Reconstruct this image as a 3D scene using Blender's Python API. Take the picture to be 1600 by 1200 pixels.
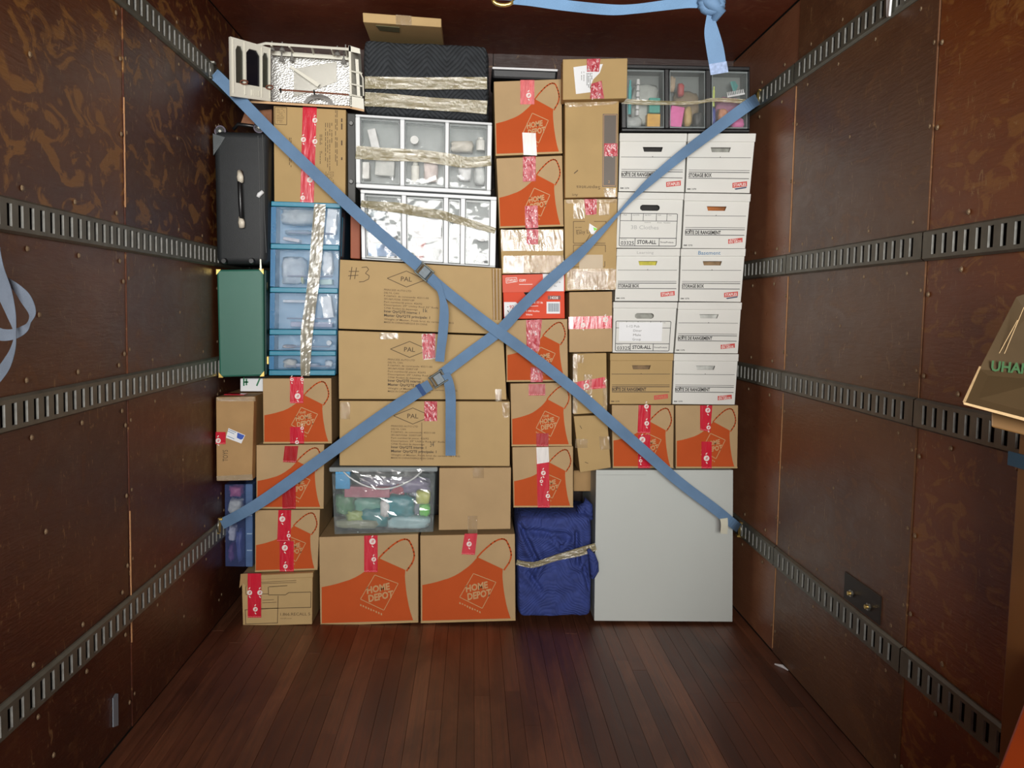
import bpy, bmesh, math, random
from mathutils import Vector, noise
random.seed(11)
for o in list(bpy.data.objects): bpy.data.objects.remove(o)
scene = bpy.context.scene; COL = scene.collection
# ------------------------------------------------------------------ camera
F = 1450.0; PITCH, YAW, ROLL = -.0812, .0434, .0192; CZ = 1.4467
cp, sp, cy, sy, cr, sr = math.cos(PITCH), math.sin(PITCH), math.cos(YAW), math.sin(YAW), math.cos(ROLL), math.sin(ROLL)
FWD = Vector((sy*cp, cy*cp, sp)); R0 = Vector((cy, -sy, 0)); U0 = R0.cross(FWD)
RGT = cr*R0 + sr*U0; UPV = cr*U0 - sr*R0
CAM = Vector((0, 0, CZ))
cd = bpy.data.cameras.new('camera'); cd.sensor_width = 36; cd.lens = F*36/1600; cd.clip_start = .02
cam = bpy.data.objects.new('camera', cd); COL.objects.link(cam); scene.camera = cam
from mathutils import Matrix
cam.matrix_world = Matrix(((RGT.x, UPV.x, -FWD.x, 0), (RGT.y, UPV.y, -FWD.y, 0), (RGT.z, UPV.z, -FWD.z, CZ), (0, 0, 0, 1)))
# ------------------------------------------------------------------ light and exposure
w = bpy.data.worlds.new('daylight'); scene.world = w; w.use_nodes = True
bg = w.node_tree.nodes['Background']; bg.inputs[0].default_value = (.80, .88, 1, 1); bg.inputs[1].default_value = .12
ld = bpy.data.lights.new('door_daylight', 'AREA'); ld.shape = 'RECTANGLE'; ld.size = 3.0; ld.size_y = 2.1; ld.energy = 790; ld.color = (1, .985, .95)
lo = bpy.data.objects.new('door_daylight', ld); COL.objects.link(lo); lo.location = (.12, -4.5, 1.68); lo.rotation_euler = (math.radians(90), 0, 0)
scene.view_settings.view_transform = 'Standard'; scene.view_settings.look = 'None'; scene.view_settings.gamma = 1
scene.view_settings.exposure = 0.0; scene.view_settings.use_curve_mapping = False

# ------------------------------------------------------------------ projection helpers: measured photo points to real places in the truck
def ray(x, y): return FWD + RGT*((x-800)/F) + UPV*((600-y)/F)
def PY(x, y, Y): d = ray(x, y); return CAM + d*(Y/d.y)
def PX(x, y, X): d = ray(x, y); return CAM + d*(X/d.x)
def PZ(x, y, z): d = ray(x, y); return CAM + d*((z-CZ)/d.z)

# ------------------------------------------------------------------ mesh helpers
ORG = {}
class MB:
    def __init__(s): s.v = []; s.f = []
    def add(s, vs, fs):
        b = len(s.v); s.v += [Vector(q) for q in vs]; s.f += [tuple(b+i for i in f) for f in fs]; return s
    def poly(s, pts): return s.add(pts, [tuple(range(len(pts)))])
    def hexa(s, a): return s.add(a, [(0, 1, 2, 3), (7, 6, 5, 4), (0, 4, 5, 1), (1, 5, 6, 2), (2, 6, 7, 3), (3, 7, 4, 0)])
    def box(s, lo, hi):
        x0, y0, z0 = lo; x1, y1, z1 = hi
        return s.hexa([(x0, y0, z1), (x1, y0, z1), (x1, y0, z0), (x0, y0, z0), (x0, y1, z1), (x1, y1, z1), (x1, y1, z0), (x0, y1, z0)])
    def prism(s, pts, d):
        n = len(pts); d = Vector(d); b = [Vector(q)+d for q in pts]
        return s.add(list(pts)+b, [tuple(range(n)), tuple(range(2*n-1, n-1, -1))]+[(i, n+i, n+(i+1) % n, (i+1) % n) for i in range(n)])
    def tube(s, path, r, n=8, closed=False):
        P = [Vector(q) for q in path]; m = len(P); rr = r if isinstance(r, (list, tuple)) else [r]*m
        base = len(s.v)
        for i in range(m):
            if closed: t = P[(i+1) % m]-P[i-1]
            else: t = P[min(i+1, m-1)]-P[max(i-1, 0)]
            t.normalize(); a = Vector((0, 0, 1)) if abs(t.z) < .9 else Vector((1, 0, 0))
            u = t.cross(a).normalized(); v = t.cross(u)
            for k in range(n):
                an = 2*math.pi*k/n; s.v.append(P[i]+u*math.cos(an)*rr[i]+v*math.sin(an)*rr[i])
        for i in range(m if closed else m-1):
            j = (i+1) % m
            for k in range(n): s.f.append((base+i*n+k, base+i*n+(k+1) % n, base+j*n+(k+1) % n, base+j*n+k))
        if not closed:
            s.f.append(tuple(base+k for k in range(n))[::-1]); s.f.append(tuple(base+(m-1)*n+k for k in range(n)))
        return s
    def cyl(s, c, axis, r, h, n=16, r2=None):
        c = Vector(c); ax = Vector(axis).normalized(); return s.tube([c, c+ax*h], [r, r if r2 is None else r2], n)
    def build(s, name, m, parent=None, smooth=False, bevel=0, solid=True, seg=2):
        me = bpy.data.meshes.new(name)
        if parent is not None: org = ORG[parent.name]
        else:
            xs = [q.x for q in s.v]; ys = [q.y for q in s.v]; zs = [q.z for q in s.v]
            org = Vector(((min(xs)+max(xs))/2, (min(ys)+max(ys))/2, min(zs)))
        me.from_pydata([tuple(q-org) for q in s.v], [], s.f)
        if solid or bevel:
            bm = bmesh.new(); bm.from_mesh(me)
            if solid: bmesh.ops.recalc_face_normals(bm, faces=bm.faces)
            if bevel:
                es = [e for e in bm.edges if len(e.link_faces) == 2 and e.calc_face_angle(0) > .5]
                bmesh.ops.bevel(bm, geom=es, offset=bevel, segments=seg, affect='EDGES', profile=.5, clamp_overlap=True)
            bm.to_mesh(me); bm.free()
        if smooth: me.polygons.foreach_set('use_smooth', [True]*len(me.polygons))
        me.materials.append(m)
        o = bpy.data.objects.new(name, me); COL.objects.link(o)
        if parent is not None: o.parent = parent
        else: o.location = org
        ORG[o.name] = org
        return o
def tag(o, label, cat, group=None):
    o['label'] = label; o['category'] = cat
    if group: o['group'] = group
    return o
def thing(name, label, cat, loc, group=None):
    o = bpy.data.objects.new(name, None); o.empty_display_size = .05; COL.objects.link(o); o.location = loc; ORG[o.name] = Vector(loc)
    return tag(o, label, cat, group)
def struct(o): o['kind'] = 'structure'; return o
def stuff(o): o['kind'] = 'stuff'; return o

# ------------------------------------------------------------------ materials
def lin(c): return tuple(((v/255)/12.92 if v/255 <= .04045 else ((v/255+.055)/1.055)**2.4) for v in c)
MATS = {}
def nd(nt, t, **kw):
    n = nt.nodes.new(t)
    for k, v in kw.items(): setattr(n, k, v)
    return n
def coords(nt, scale=(1, 1, 1), kind='Object', rnd=True):
    tc = nd(nt, 'ShaderNodeTexCoord'); mp = nd(nt, 'ShaderNodeMapping'); mp.inputs['Scale'].default_value = scale
    nt.links.new(tc.outputs[kind], mp.inputs[0])
    if not rnd: return mp.outputs[0]
    oi = nd(nt, 'ShaderNodeObjectInfo'); ml = nd(nt, 'ShaderNodeMath', operation='MULTIPLY'); ml.inputs[1].default_value = 37.0
    nt.links.new(oi.outputs['Random'], ml.inputs[0]); ad = nd(nt, 'ShaderNodeVectorMath', operation='ADD')
    nt.links.new(mp.outputs[0], ad.inputs[0]); nt.links.new(ml.outputs[0], ad.inputs[1]); return ad.outputs[0]
def noise_n(nt, vec, scale, detail=3, rough=.5, dist=0):
    n = nd(nt, 'ShaderNodeTexNoise'); n.inputs['Scale'].default_value = scale; n.inputs['Detail'].default_value = detail
    n.inputs['Roughness'].default_value = rough; n.inputs['Distortion'].default_value = dist; nt.links.new(vec, n.inputs['Vector']); return n.outputs['Fac']
def ramp(nt, fac, stops):
    r = nd(nt, 'ShaderNodeValToRGB'); e = r.color_ramp.elements
    while len(e) < len(stops): e.new(.5)
    for i, (p, c) in enumerate(stops): e[i].position = p; e[i].color = (*c, 1)
    nt.links.new(fac, r.inputs[0]); return r.outputs[0]
def mixc(nt, fac, a, b, mode='MIX'):
    m = nd(nt, 'ShaderNodeMix', data_type='RGBA', blend_type=mode)
    for s_, v in ((m.inputs[0], fac), (m.inputs[6], a), (m.inputs[7], b)):
        if hasattr(v, 'links'): nt.links.new(v, s_)
        elif isinstance(v, tuple): s_.default_value = (*v[:3], 1)
        else: s_.default_value = v
    return m.outputs[2]
def new_mat(name):
    m = bpy.data.materials.new(name); m.use_nodes = True; nt = m.node_tree
    return m, nt, nt.nodes['Principled BSDF'], nt.nodes['Material Output']
def mat(name, c, rough=.6, metal=0, var=.10, vscale=5, bump=0, bscale=40, stretch=(1, 1, 1), spec=.5, alpha=1, coat=0, bdist=.002):
    if name in MATS: return MATS[name]
    m, nt, b, out = new_mat(name); c = lin(c); v = coords(nt, stretch)
    f = noise_n(nt, v, vscale, 4)
    b.inputs['Roughness'].default_value = rough; b.inputs['Metallic'].default_value = metal; b.inputs['Specular IOR Level'].default_value = spec
    b.inputs['Coat Weight'].default_value = coat; b.inputs['Coat Roughness'].default_value = .08
    col = ramp(nt, f, [(.25, tuple(x*(1-var) for x in c)), (.75, tuple(min(1, x*(1+var)) for x in c))])
    nt.links.new(col, b.inputs['Base Color'])
    if bump:
        bn = nd(nt, 'ShaderNodeBump'); bn.inputs['Strength'].default_value = bump; bn.inputs['Distance'].default_value = bdist
        nt.links.new(noise_n(nt, v, bscale, 3), bn.inputs['Height']); nt.links.new(bn.outputs[0], b.inputs['Normal']); 
        if coat: nt.links.new(bn.outputs[0], b.inputs['Coat Normal'])
    if alpha < 1:
        tr = nd(nt, 'ShaderNodeBsdfTransparent'); mx = nd(nt, 'ShaderNodeMixShader'); mx.inputs[0].default_value = alpha
        nt.links.new(tr.outputs[0], mx.inputs[1]); nt.links.new(b.outputs[0], mx.inputs[2]); nt.links.new(mx.outputs[0], out.inputs[0])
    MATS[name] = m; return m
def tint(name, c, a, gloss=.12, bump=.15, bscale=8, bdist=.01):
    m, nt, b, out = new_mat(name); v = coords(nt); c = lin(c); b.inputs['Base Color'].default_value = (*c, 1); b.inputs['Roughness'].default_value = .5
    tr = nd(nt, 'ShaderNodeBsdfTransparent'); mx = nd(nt, 'ShaderNodeMixShader'); nt.links.new(tr.outputs[0], mx.inputs[1]); nt.links.new(b.outputs[0], mx.inputs[2])
    rg = nd(nt, 'ShaderNodeMapRange'); rg.inputs[1].default_value = .3; rg.inputs[2].default_value = .7; rg.inputs[3].default_value = a*.7; rg.inputs[4].default_value = a*1.3
    nt.links.new(noise_n(nt, v, 7, 4), rg.inputs[0]); nt.links.new(rg.outputs[0], mx.inputs[0])
    gl = nd(nt, 'ShaderNodeBsdfGlossy'); gl.inputs['Roughness'].default_value = .07
    bn = nd(nt, 'ShaderNodeBump'); bn.inputs['Strength'].default_value = bump; bn.inputs['Distance'].default_value = bdist; nt.links.new(noise_n(nt, v, bscale, 3), bn.inputs['Height']); nt.links.new(bn.outputs[0], gl.inputs['Normal'])
    m2 = nd(nt, 'ShaderNodeMixShader'); m2.inputs[0].default_value = gloss; nt.links.new(mx.outputs[0], m2.inputs[1]); nt.links.new(gl.outputs[0], m2.inputs[2]); nt.links.new(m2.outputs[0], out.inputs[0])
    MATS[name] = m; return m
CARD = mat('cardboard', (184, 155, 114), .62, var=.06, vscale=9, bump=.12, bscale=14, bdist=.004, spec=.2)
CARD_L = mat('light_cardboard', (188, 159, 111), .6, var=.05, vscale=8, bump=.1, bscale=12, bdist=.004, spec=.2)
CARD_D = mat('brown_cardboard', (176, 141, 96), .65, var=.1, vscale=9, bump=.12, bscale=14, bdist=.004, spec=.2)
CARD_K = mat('kraft_brown', (184, 155, 106), .65, var=.06, vscale=7, spec=.2)
CARD_SHADE = mat('shaded_cardboard', (78, 61, 35), .7, var=.18, vscale=6, bump=.3, bscale=20)  # near cartons: the shade of blocked light is put into the colour
CARD_EDGE = mat('cut_cardboard_edge', (200, 170, 125), .8, var=.15, vscale=60)
ORANGE = mat('orange_ink', (192, 85, 40), .7, var=.05, vscale=7, spec=.1)
INK = mat('black_ink', (38, 34, 30), .6, var=.05)
INK_B = mat('brown_ink', (92, 70, 42), .65, var=.1)
INK_G = mat('grey_ink', (120, 118, 115), .7, var=.1)
INK_BLUE = mat('blue_marker', (30, 110, 160), .6, var=.1)
PRINT_W = mat('white_print', (235, 225, 218), .5, var=.04)
PRINT_TAN = mat('tan_unprinted', (196, 150, 100), .6, var=.05)
WHITE_CARD = mat('white_cardboard', (222, 222, 216), .5, var=.025, vscale=6, bump=.06, bscale=10, bdist=.004, spec=.2)
PAPER = mat('white_paper', (236, 238, 240), .55, var=.03)
LOGO_RED = mat('red_logo_ink', (200, 60, 50), .5, var=.05)
RED_CARTON = mat('red_carton', (222, 82, 56), .6, var=.06, vscale=4, spec=.15)
PINK_CARTON = mat('faded_red_carton', (226, 104, 84), .6, var=.05, vscale=4, spec=.15)
RED_TAPE = mat('red_tape', (205, 28, 52), .22, var=.12, vscale=12, bump=.5, bscale=22, stretch=(2.5, 1, .5), bdist=.004)
DARK_TAPE = mat('dark_red_tape', (170, 22, 30), .25, var=.15, vscale=14, bump=.4, bscale=24, stretch=(2.5, 1, .5), bdist=.004)
PINK_TAPE = mat('shiny_pink_tape', (224, 110, 112), .18, var=.2, vscale=26, bump=.7, bscale=30, stretch=(3, 1, .5), bdist=.004)
CRINKLE_TAPE = None
MIX_TAPE = mat('white_glare_tape', (240, 236, 232), .2, var=.1, vscale=40, bump=.5, bscale=40, stretch=(3, 1, .4))  # glare on the tape is put into the colour as white
def tape_mat(name, c, alpha, stretch, sc=30, streak=.5, rough=.13, gloss=.10, bd=.008):
    m, nt, b, out = new_mat(name); v = coords(nt, stretch); c = lin(c)
    f = noise_n(nt, v, sc, 6, .65, .6)
    nt.links.new(ramp(nt, f, [(.36, tuple(x*.78 for x in c)), (.55, c), (.66, tuple(min(1, x+streak*.5*(.9-x)) for x in c))]), b.inputs['Base Color'])
    b.inputs['Roughness'].default_value = .5
    bn = nd(nt, 'ShaderNodeBump'); bn.inputs['Strength'].default_value = 1.0; bn.inputs['Distance'].default_value = bd
    nt.links.new(f, bn.inputs['Height'])
    tr = nd(nt, 'ShaderNodeBsdfTransparent'); mx = nd(nt, 'ShaderNodeMixShader'); mx.inputs[0].default_value = alpha
    nt.links.new(tr.outputs[0], mx.inputs[1]); nt.links.new(b.outputs[0], mx.inputs[2])
    gl = nd(nt, 'ShaderNodeBsdfGlossy'); gl.inputs['Roughness'].default_value = rough; nt.links.new(bn.outputs[0], gl.inputs['Normal'])
    m2 = nd(nt, 'ShaderNodeMixShader'); m2.inputs[0].default_value = gloss; nt.links.new(mx.outputs[0], m2.inputs[1]); nt.links.new(gl.outputs[0], m2.inputs[2]); nt.links.new(m2.outputs[0], out.inputs[0])
    MATS[name] = m; return m
CRINKLE_TAPE = tape_mat('crinkled_red_tape', (190, 28, 52), .98, (2, 1, 1), 60, .2, .06, .03, .002)
CLEAR_V = tape_mat('clear_tape_upright', (196, 168, 122), .28, (1.6, 1, .6), 60, .4, .05, .055, .002)
CLEAR_W = tape_mat('shiny_clear_tape', (210, 188, 150), .36, (2, 1, .4), 60, .5, .05, .11, .002)
CLEAR_H = tape_mat('clear_tape_across', (164, 152, 108), .70, (.4, 1, 1.8), 40, .5, .08, .07, .003)
CLEAR_T = tape_mat('tan_packing_tape', (178, 170, 144), .74, (2, 1, .2), 40, .5, .08, .08, .002)
BLACK_PL = mat('black_plastic', (24, 25, 27), .35, var=.15)
BLACK_FAB = mat('black_suitcase_fabric', (33, 36, 38), .62, var=.12, vscale=30, bump=.25, bscale=300)
GREY_RUB = mat('grey_rubber', (105, 98, 112), .5)
IVORY = mat('ivory_plastic', (222, 214, 196), .4, var=.05)
GREEN = mat('green_vinyl', (44, 102, 86), .42, var=.05, vscale=4)
GREEN_D = mat('dark_green_vinyl', (20, 56, 50), .45, var=.08)
BRASS = mat('brass', (222, 190, 110), .3, metal=.8, var=.15, vscale=60)
STEEL = mat('zinc_steel', (170, 170, 160), .35, metal=.85, var=.15, vscale=60)
BUCKLE = mat('buckle_steel', (96, 106, 112), .5, metal=.25, var=.2, vscale=80)
RAILM = mat('painted_steel_rail', (106, 106, 94), .45, metal=.15, var=.22, vscale=18, bump=.15, bscale=60)
RAIL_IN = mat('bare_steel_slot', (160, 160, 154), .4, metal=.3, var=.25, vscale=50)
WEB = mat('blue_webbing', (98, 130, 164), .75, var=.14, vscale=9, bump=.35, bscale=420)
WEB_G = mat('grey_blue_webbing', (98, 108, 122), .75, var=.14, vscale=20, bump=.35, bscale=420)
WHITE_PL = mat('white_plastic', (226, 230, 232), .35, var=.03)
TEAL = mat('teal_plastic', (20, 128, 158), .35, var=.06)
NAVY_PL = mat('dark_blue_plastic', (28, 70, 92), .4, var=.08)
TINT_BLUE = tint('tinted_blue_plastic', (120, 180, 228), .15, .018, .5, 6, .02)
TINT_CLEAR = tint('clear_plastic', (190, 200, 200), .08, .016, .5, 6, .02)
TINT_SMOKE = tint('smoky_clear_plastic', (150, 158, 156), .12, .02)
TINT_BIN = tint('cloudy_bin_plastic', (160, 178, 180), .10, .022, 1, 9, .02)
TINT_VIO = tint('tinted_blue_bin_plastic', (80, 104, 170), .16, .02, .5, 10, .01)
GREY_PANEL = mat('pale_grey_board', (192, 197, 192), .5, var=.015, vscale=2)
SILVER = None
WOOD_TAN = mat('pale_wood', (205, 165, 120), .55, var=.1, vscale=20, stretch=(.3, 1, 1))
COPPER = mat('copper_rod', (150, 98, 78), .4, metal=.6)
WIN_DARK = mat('dark_glass', (22, 22, 30), .15)
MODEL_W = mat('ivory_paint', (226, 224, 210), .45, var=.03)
MODEL_G = mat('grey_trim', (130, 128, 124), .45, var=.1)
VOID = mat('dark_inside', (30, 27, 24), .9)
BLUE_CARD = mat('bright_blue_card', (60, 150, 200), .4, var=.06)
def simple(n, c, **k): return mat(n, c, **{**dict(rough=.5, var=.18, vscale=30, bump=.4, bscale=35), **k})
# silver embossed sheet
m, nt, b, out = new_mat('silver_embossed_sheet'); b.inputs['Metallic'].default_value = .6; b.inputs['Roughness'].default_value = .4
b.inputs['Base Color'].default_value = (*lin((214, 214, 210)), 1)
vo = nd(nt, 'ShaderNodeTexVoronoi'); vo.inputs['Scale'].default_value = 110; nt.links.new(coords(nt, (1, 1, 1.6)), vo.inputs['Vector'])
bn = nd(nt, 'ShaderNodeBump'); bn.inputs['Strength'].default_value = .7; bn.inputs['Distance'].default_value = .0025
nt.links.new(vo.outputs['Distance'], bn.inputs['Height']); nt.links.new(bn.outputs[0], b.inputs['Normal']); SILVER = m
# quilted blanket: stitched zig-zag rows
def quilt(name, c, per, amp, row, wob=.05, st=.9):
    m, nt, b, out = new_mat(name); b.inputs['Roughness'].default_value = .8; c = lin(c); v = coords(nt, rnd=False)
    sx = nd(nt, 'ShaderNodeSeparateXYZ'); nt.links.new(v, sx.inputs[0])
    wv = noise_n(nt, v, 5, 2); pp = nd(nt, 'ShaderNodeMath', operation='PINGPONG'); pp.inputs[1].default_value = per
    nt.links.new(sx.outputs[0], pp.inputs[0])
    m1 = nd(nt, 'ShaderNodeMath', operation='MULTIPLY_ADD'); m1.inputs[1].default_value = amp; nt.links.new(pp.outputs[0], m1.inputs[0]); nt.links.new(sx.outputs[2], m1.inputs[2])
    m2 = nd(nt, 'ShaderNodeMath', operation='MULTIPLY_ADD'); m2.inputs[1].default_value = wob; nt.links.new(wv, m2.inputs[0]); nt.links.new(m1.outputs[0], m2.inputs[2])
    p2 = nd(nt, 'ShaderNodeMath', operation='PINGPONG'); p2.inputs[1].default_value = row; nt.links.new(m2.outputs[0], p2.inputs[0])
    dv = nd(nt, 'ShaderNodeMath', operation='DIVIDE'); dv.inputs[1].default_value = row; nt.links.new(p2.outputs[0], dv.inputs[0])
    pw = nd(nt, 'ShaderNodeMath', operation='POWER'); pw.inputs[1].default_value = .4; nt.links.new(dv.outputs[0], pw.inputs[0])
    nt.links.new(ramp(nt, noise_n(nt, v, 30, 4), [(.3, tuple(x*.8 for x in c)), (.7, tuple(x*1.2 for x in c))]), b.inputs['Base Color'])
    bn = nd(nt, 'ShaderNodeBump'); bn.inputs['Strength'].default_value = st; bn.inputs['Distance'].default_value = .008
    nt.links.new(pw.outputs[0], bn.inputs['Height']); nt.links.new(bn.outputs[0], b.inputs['Normal']); MATS[name] = m; return m
QUILT_K = quilt('black_quilted_blanket', (48, 52, 56), .085, 1.0, .011)
QUILT_B = quilt('blue_quilted_blanket', (50, 66, 132), .16, .7, .009, wob=.22, st=.45)
# varnished plywood: worn, blotched, scratched
def plywood(name, dark, mid, worn, worn_amt, scr=.5, rough=.34, stretch=(1, .55, 1)):
    m, nt, b, out = new_mat(name); v = coords(nt, stretch)
    f1 = noise_n(nt, v, 1.6, 6, .6, .6); base = ramp(nt, f1, [(.38, lin(dark)), (.62, lin(mid))])
    f2 = noise_n(nt, v, 11, 5, .55, 1.6); blot = ramp(nt, f2, [(.60-worn_amt*.09, (0, 0, 0)), (.67-worn_amt*.09, (1, 1, 1))])
    sp_ = nd(nt, 'ShaderNodeMath', operation='MULTIPLY'); sp_.inputs[1].default_value = worn_amt; nt.links.new(blot, sp_.inputs[0])
    c1 = mixc(nt, sp_.outputs[0], base, lin(worn))
    v2 = coords(nt, (1, 3.2, 1.2)); f3 = noise_n(nt, v2, 9, 9, .72, 2.2); s3 = ramp(nt, f3, [(.60, (0, 0, 0)), (.635, (1, 1, 1))])
    m3 = nd(nt, 'ShaderNodeMath', operation='MULTIPLY'); m3.inputs[1].default_value = scr; nt.links.new(s3, m3.inputs[0])
    c2 = mixc(nt, m3.outputs[0], c1, lin((176, 140, 92)))
    nt.links.new(c2, b.inputs['Base Color'])
    gr = noise_n(nt, coords(nt, (1, 1.2, 9)), 10, 5, .6, .3)
    rr = nd(nt, 'ShaderNodeMapRange'); rr.inputs[3].default_value = rough-.08; rr.inputs[4].default_value = rough+.22; nt.links.new(f2, rr.inputs[0]); nt.links.new(rr.outputs[0], b.inputs['Roughness'])
    bn = nd(nt, 'ShaderNodeBump'); bn.inputs['Strength'].default_value = .35; bn.inputs['Distance'].default_value = .004
    nt.links.new(gr, bn.inputs['Height']); nt.links.new(bn.outputs[0], b.inputs['Normal']); return m
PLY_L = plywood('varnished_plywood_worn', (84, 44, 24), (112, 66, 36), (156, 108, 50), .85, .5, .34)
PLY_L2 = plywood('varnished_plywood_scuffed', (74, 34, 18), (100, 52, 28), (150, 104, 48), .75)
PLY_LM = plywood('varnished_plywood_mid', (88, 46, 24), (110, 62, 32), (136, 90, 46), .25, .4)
PLY_LL = plywood('varnished_plywood_low_shade', (62, 27, 14), (82, 40, 22), (116, 74, 38), .25, .45)  # low left panels: shade towards the floor is put into the colour
PLY_R1 = plywood('varnished_plywood_pale_sheen', (136, 84, 58), (160, 110, 80), (166, 118, 84), .35, .35, .26)  # paler: the sheen reflected from the load is put into the colour
PLY_R2 = plywood('varnished_plywood_dull_brown', (96, 62, 40), (118, 82, 54), (138, 98, 62), .4, .5, .34)
PLY_R3 = plywood('varnished_plywood_rust', (108, 48, 16), (138, 74, 24), (166, 112, 50), .6, .6)
PLY_C = plywood('ceiling_plywood', (104, 48, 28), (128, 64, 40), (140, 84, 52), .3, .5, .4)
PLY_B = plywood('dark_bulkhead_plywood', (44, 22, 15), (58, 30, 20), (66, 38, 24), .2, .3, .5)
# floor strips
m, nt, b, out = new_mat('hardwood_floor_strip'); oi = nd(nt, 'ShaderNodeObjectInfo')
bc = ramp(nt, oi.outputs['Random'], [(0, lin((104, 60, 40))), (.35, lin((116, 70, 46))), (.75, lin((126, 78, 54))), (1, lin((142, 94, 66)))])
v = coords(nt, (1.2, .7, 1)); f = noise_n(nt, v, 5, 6, .6, .5); dk = ramp(nt, f, [(.3, (.62, .6, .58)), (.65, (1.08, 1.08, 1.08))])
ge = nd(nt, 'ShaderNodeNewGeometry'); mpg = nd(nt, 'ShaderNodeMapping'); mpg.inputs['Scale'].default_value = (3, .8, 1); nt.links.new(ge.outputs['Position'], mpg.inputs[0])
st_ = ramp(nt, noise_n(nt, mpg.outputs[0], 1.5, 6, .6, .6), [(.38, (.55, .5, .48)), (.62, (1.1, 1.1, 1.1))])
nt.links.new(mixc(nt, 1.0, mixc(nt, 1.0, bc, dk, 'MULTIPLY'), st_, 'MULTIPLY'), b.inputs['Base Color'])
rr = nd(nt, 'ShaderNodeMapRange'); rr.inputs[3].default_value = .28; rr.inputs[4].default_value = .6; nt.links.new(f, rr.inputs[0]); nt.links.new(rr.outputs[0], b.inputs['Roughness'])
bn = nd(nt, 'ShaderNodeBump'); bn.inputs['Strength'].default_value = .2; bn.inputs['Distance'].default_value = .002; nt.links.new(noise_n(nt, coords(nt, (6, .8, 1)), 12, 4), bn.inputs['Height']); nt.links.new(bn.outputs[0], b.inputs['Normal'])
STRIP = m

def RAILM_(): return RAILM
# ------------------------------------------------------------------ the truck body
XL, XR, ZC, YB, YN = -1.135, 1.305, CZ+1.275, 4.80, -2.2
SEAM = .004
RAILZ = [CZ+.977, CZ+.2028, CZ-.2814, CZ-1.0279]
def wall(name, X, sgn, seams, mats, low=None):
    o = struct(MB().box((min(X, X+sgn*.05), YN, -.06), (max(X, X+sgn*.05), YB+.05, ZC+.06)).build(name, VOID))
    for i in range(len(seams)-1):
        y0, y1 = seams[i], seams[i+1]; th = .012+.003*((i % 2)*2-1)*.6
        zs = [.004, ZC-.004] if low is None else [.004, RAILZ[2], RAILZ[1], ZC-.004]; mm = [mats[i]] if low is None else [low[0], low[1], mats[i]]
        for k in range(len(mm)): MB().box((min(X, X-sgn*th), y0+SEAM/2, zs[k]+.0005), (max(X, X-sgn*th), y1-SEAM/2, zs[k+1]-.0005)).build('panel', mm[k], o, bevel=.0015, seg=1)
    return o
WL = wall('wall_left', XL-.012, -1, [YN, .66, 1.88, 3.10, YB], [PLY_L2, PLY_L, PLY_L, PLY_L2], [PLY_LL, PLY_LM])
WR = wall('wall_right', XR+.012, 1, [YN, .2, 1.43, 2.646, 3.816, YB], [PLY_R3, PLY_R3, PLY_R3, PLY_R2, PLY_R1])
WB = struct(MB().box((XL-.06, YB, -.06), (XR+.06, YB+.05, ZC+.06)).build('wall_back', VOID))
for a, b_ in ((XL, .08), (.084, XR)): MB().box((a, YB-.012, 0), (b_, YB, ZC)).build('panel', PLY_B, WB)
CE = struct(MB().box((XL-.06, YN, ZC+.012), (XR+.06, YB+.05, ZC+.06)).build('ceiling', VOID))
for a, b_ in ((YN, 1.1), (1.1, 3.55), (3.55, YB)): MB().box((XL+.002, a+.002, ZC), (XR-.002, b_-.002, ZC+.012)).build('panel', PLY_C, CE, bevel=.0015, seg=1)
FL = struct(MB().box((XL-.06, YN, -.06), (XR+.06, YB+.05, -.012)).build('floor', VOID))
unit = bpy.data.meshes.new('floor_strip'); q = MB().box((-.5, -.5, -.012), (.5, .5, 0)); unit.from_pydata([tuple(p) for p in q.v], [], q.f); unit.materials.append(STRIP)
nW = 42; sw = (XR-XL)/nW
for i in range(nW):
    y = .35 - random.random()*.5
    while y < YB-.02:
        L = min(random.uniform(1.3, 2.6), YB-.013-y)
        if YB-.013-(y+L) < .25: L = YB-.013-y
        o = bpy.data.objects.new('plank', unit); COL.objects.link(o); o.parent = FL; ORG[o.name] = ORG['floor']
        o.location = Vector((XL+(i+.5)*sw, y+L/2, -random.uniform(0, .0012)))-ORG['floor']; o.scale = (sw-.0012, L-.0015, 1); y += L
stuff(MB().box((XL, YN, -.012), (XR, -.16, -.001)).build('plank_sheet', STRIP, FL))
# unseen blocker added behind the camera to shade the lower load, tail-lift shaped
BLOCKER = struct(MB().box((XL, YN-.05, -.05), (XR, YN-.01, 1.15)).build('light_blocker', RAILM_()))
for k in range(5): MB().box((XL+.1+k*.5, YN-.01, .0), (XL+.14+k*.5, YN+.005, 1.14)).build('blocker_rib', RAILM_(), BLOCKER)
# bare wood showing along the seams and screw heads
def screws(X, sgn, pts, parent):
    mb = MB()
    for (y, z) in pts: mb.cyl((X, y, z), (-sgn, 0, 0), .0085, .004, 7, .005)
    return stuff(mb.build('screw_heads', mat('screw_steel', (150, 128, 100), .5, metal=.4), parent))
RAILZ = [CZ+.977, CZ+.2028, CZ-.2814, CZ-1.0279]
def screw_pts(seams, y0, y1):
    pts = []
    for z in RAILZ:
        y = y0
        while y < y1:
            pts += [(y, z+.075), (y+.02, z-.075)]; y += .31
    for s_ in seams:
        z = .1
        while z < ZC-.1:
            if all(abs(z-r) > .1 for r in RAILZ): pts += [(s_-.022, z), (s_+.022, z+.012)]
            z += .235
    for a, b_ in zip(seams[:-1], seams[1:]):
        for z in (CZ+.62, CZ-.04, CZ-.62, CZ-1.25): pts.append(((a+b_)/2+random.uniform(-.03, .03), z))
    return pts
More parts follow.
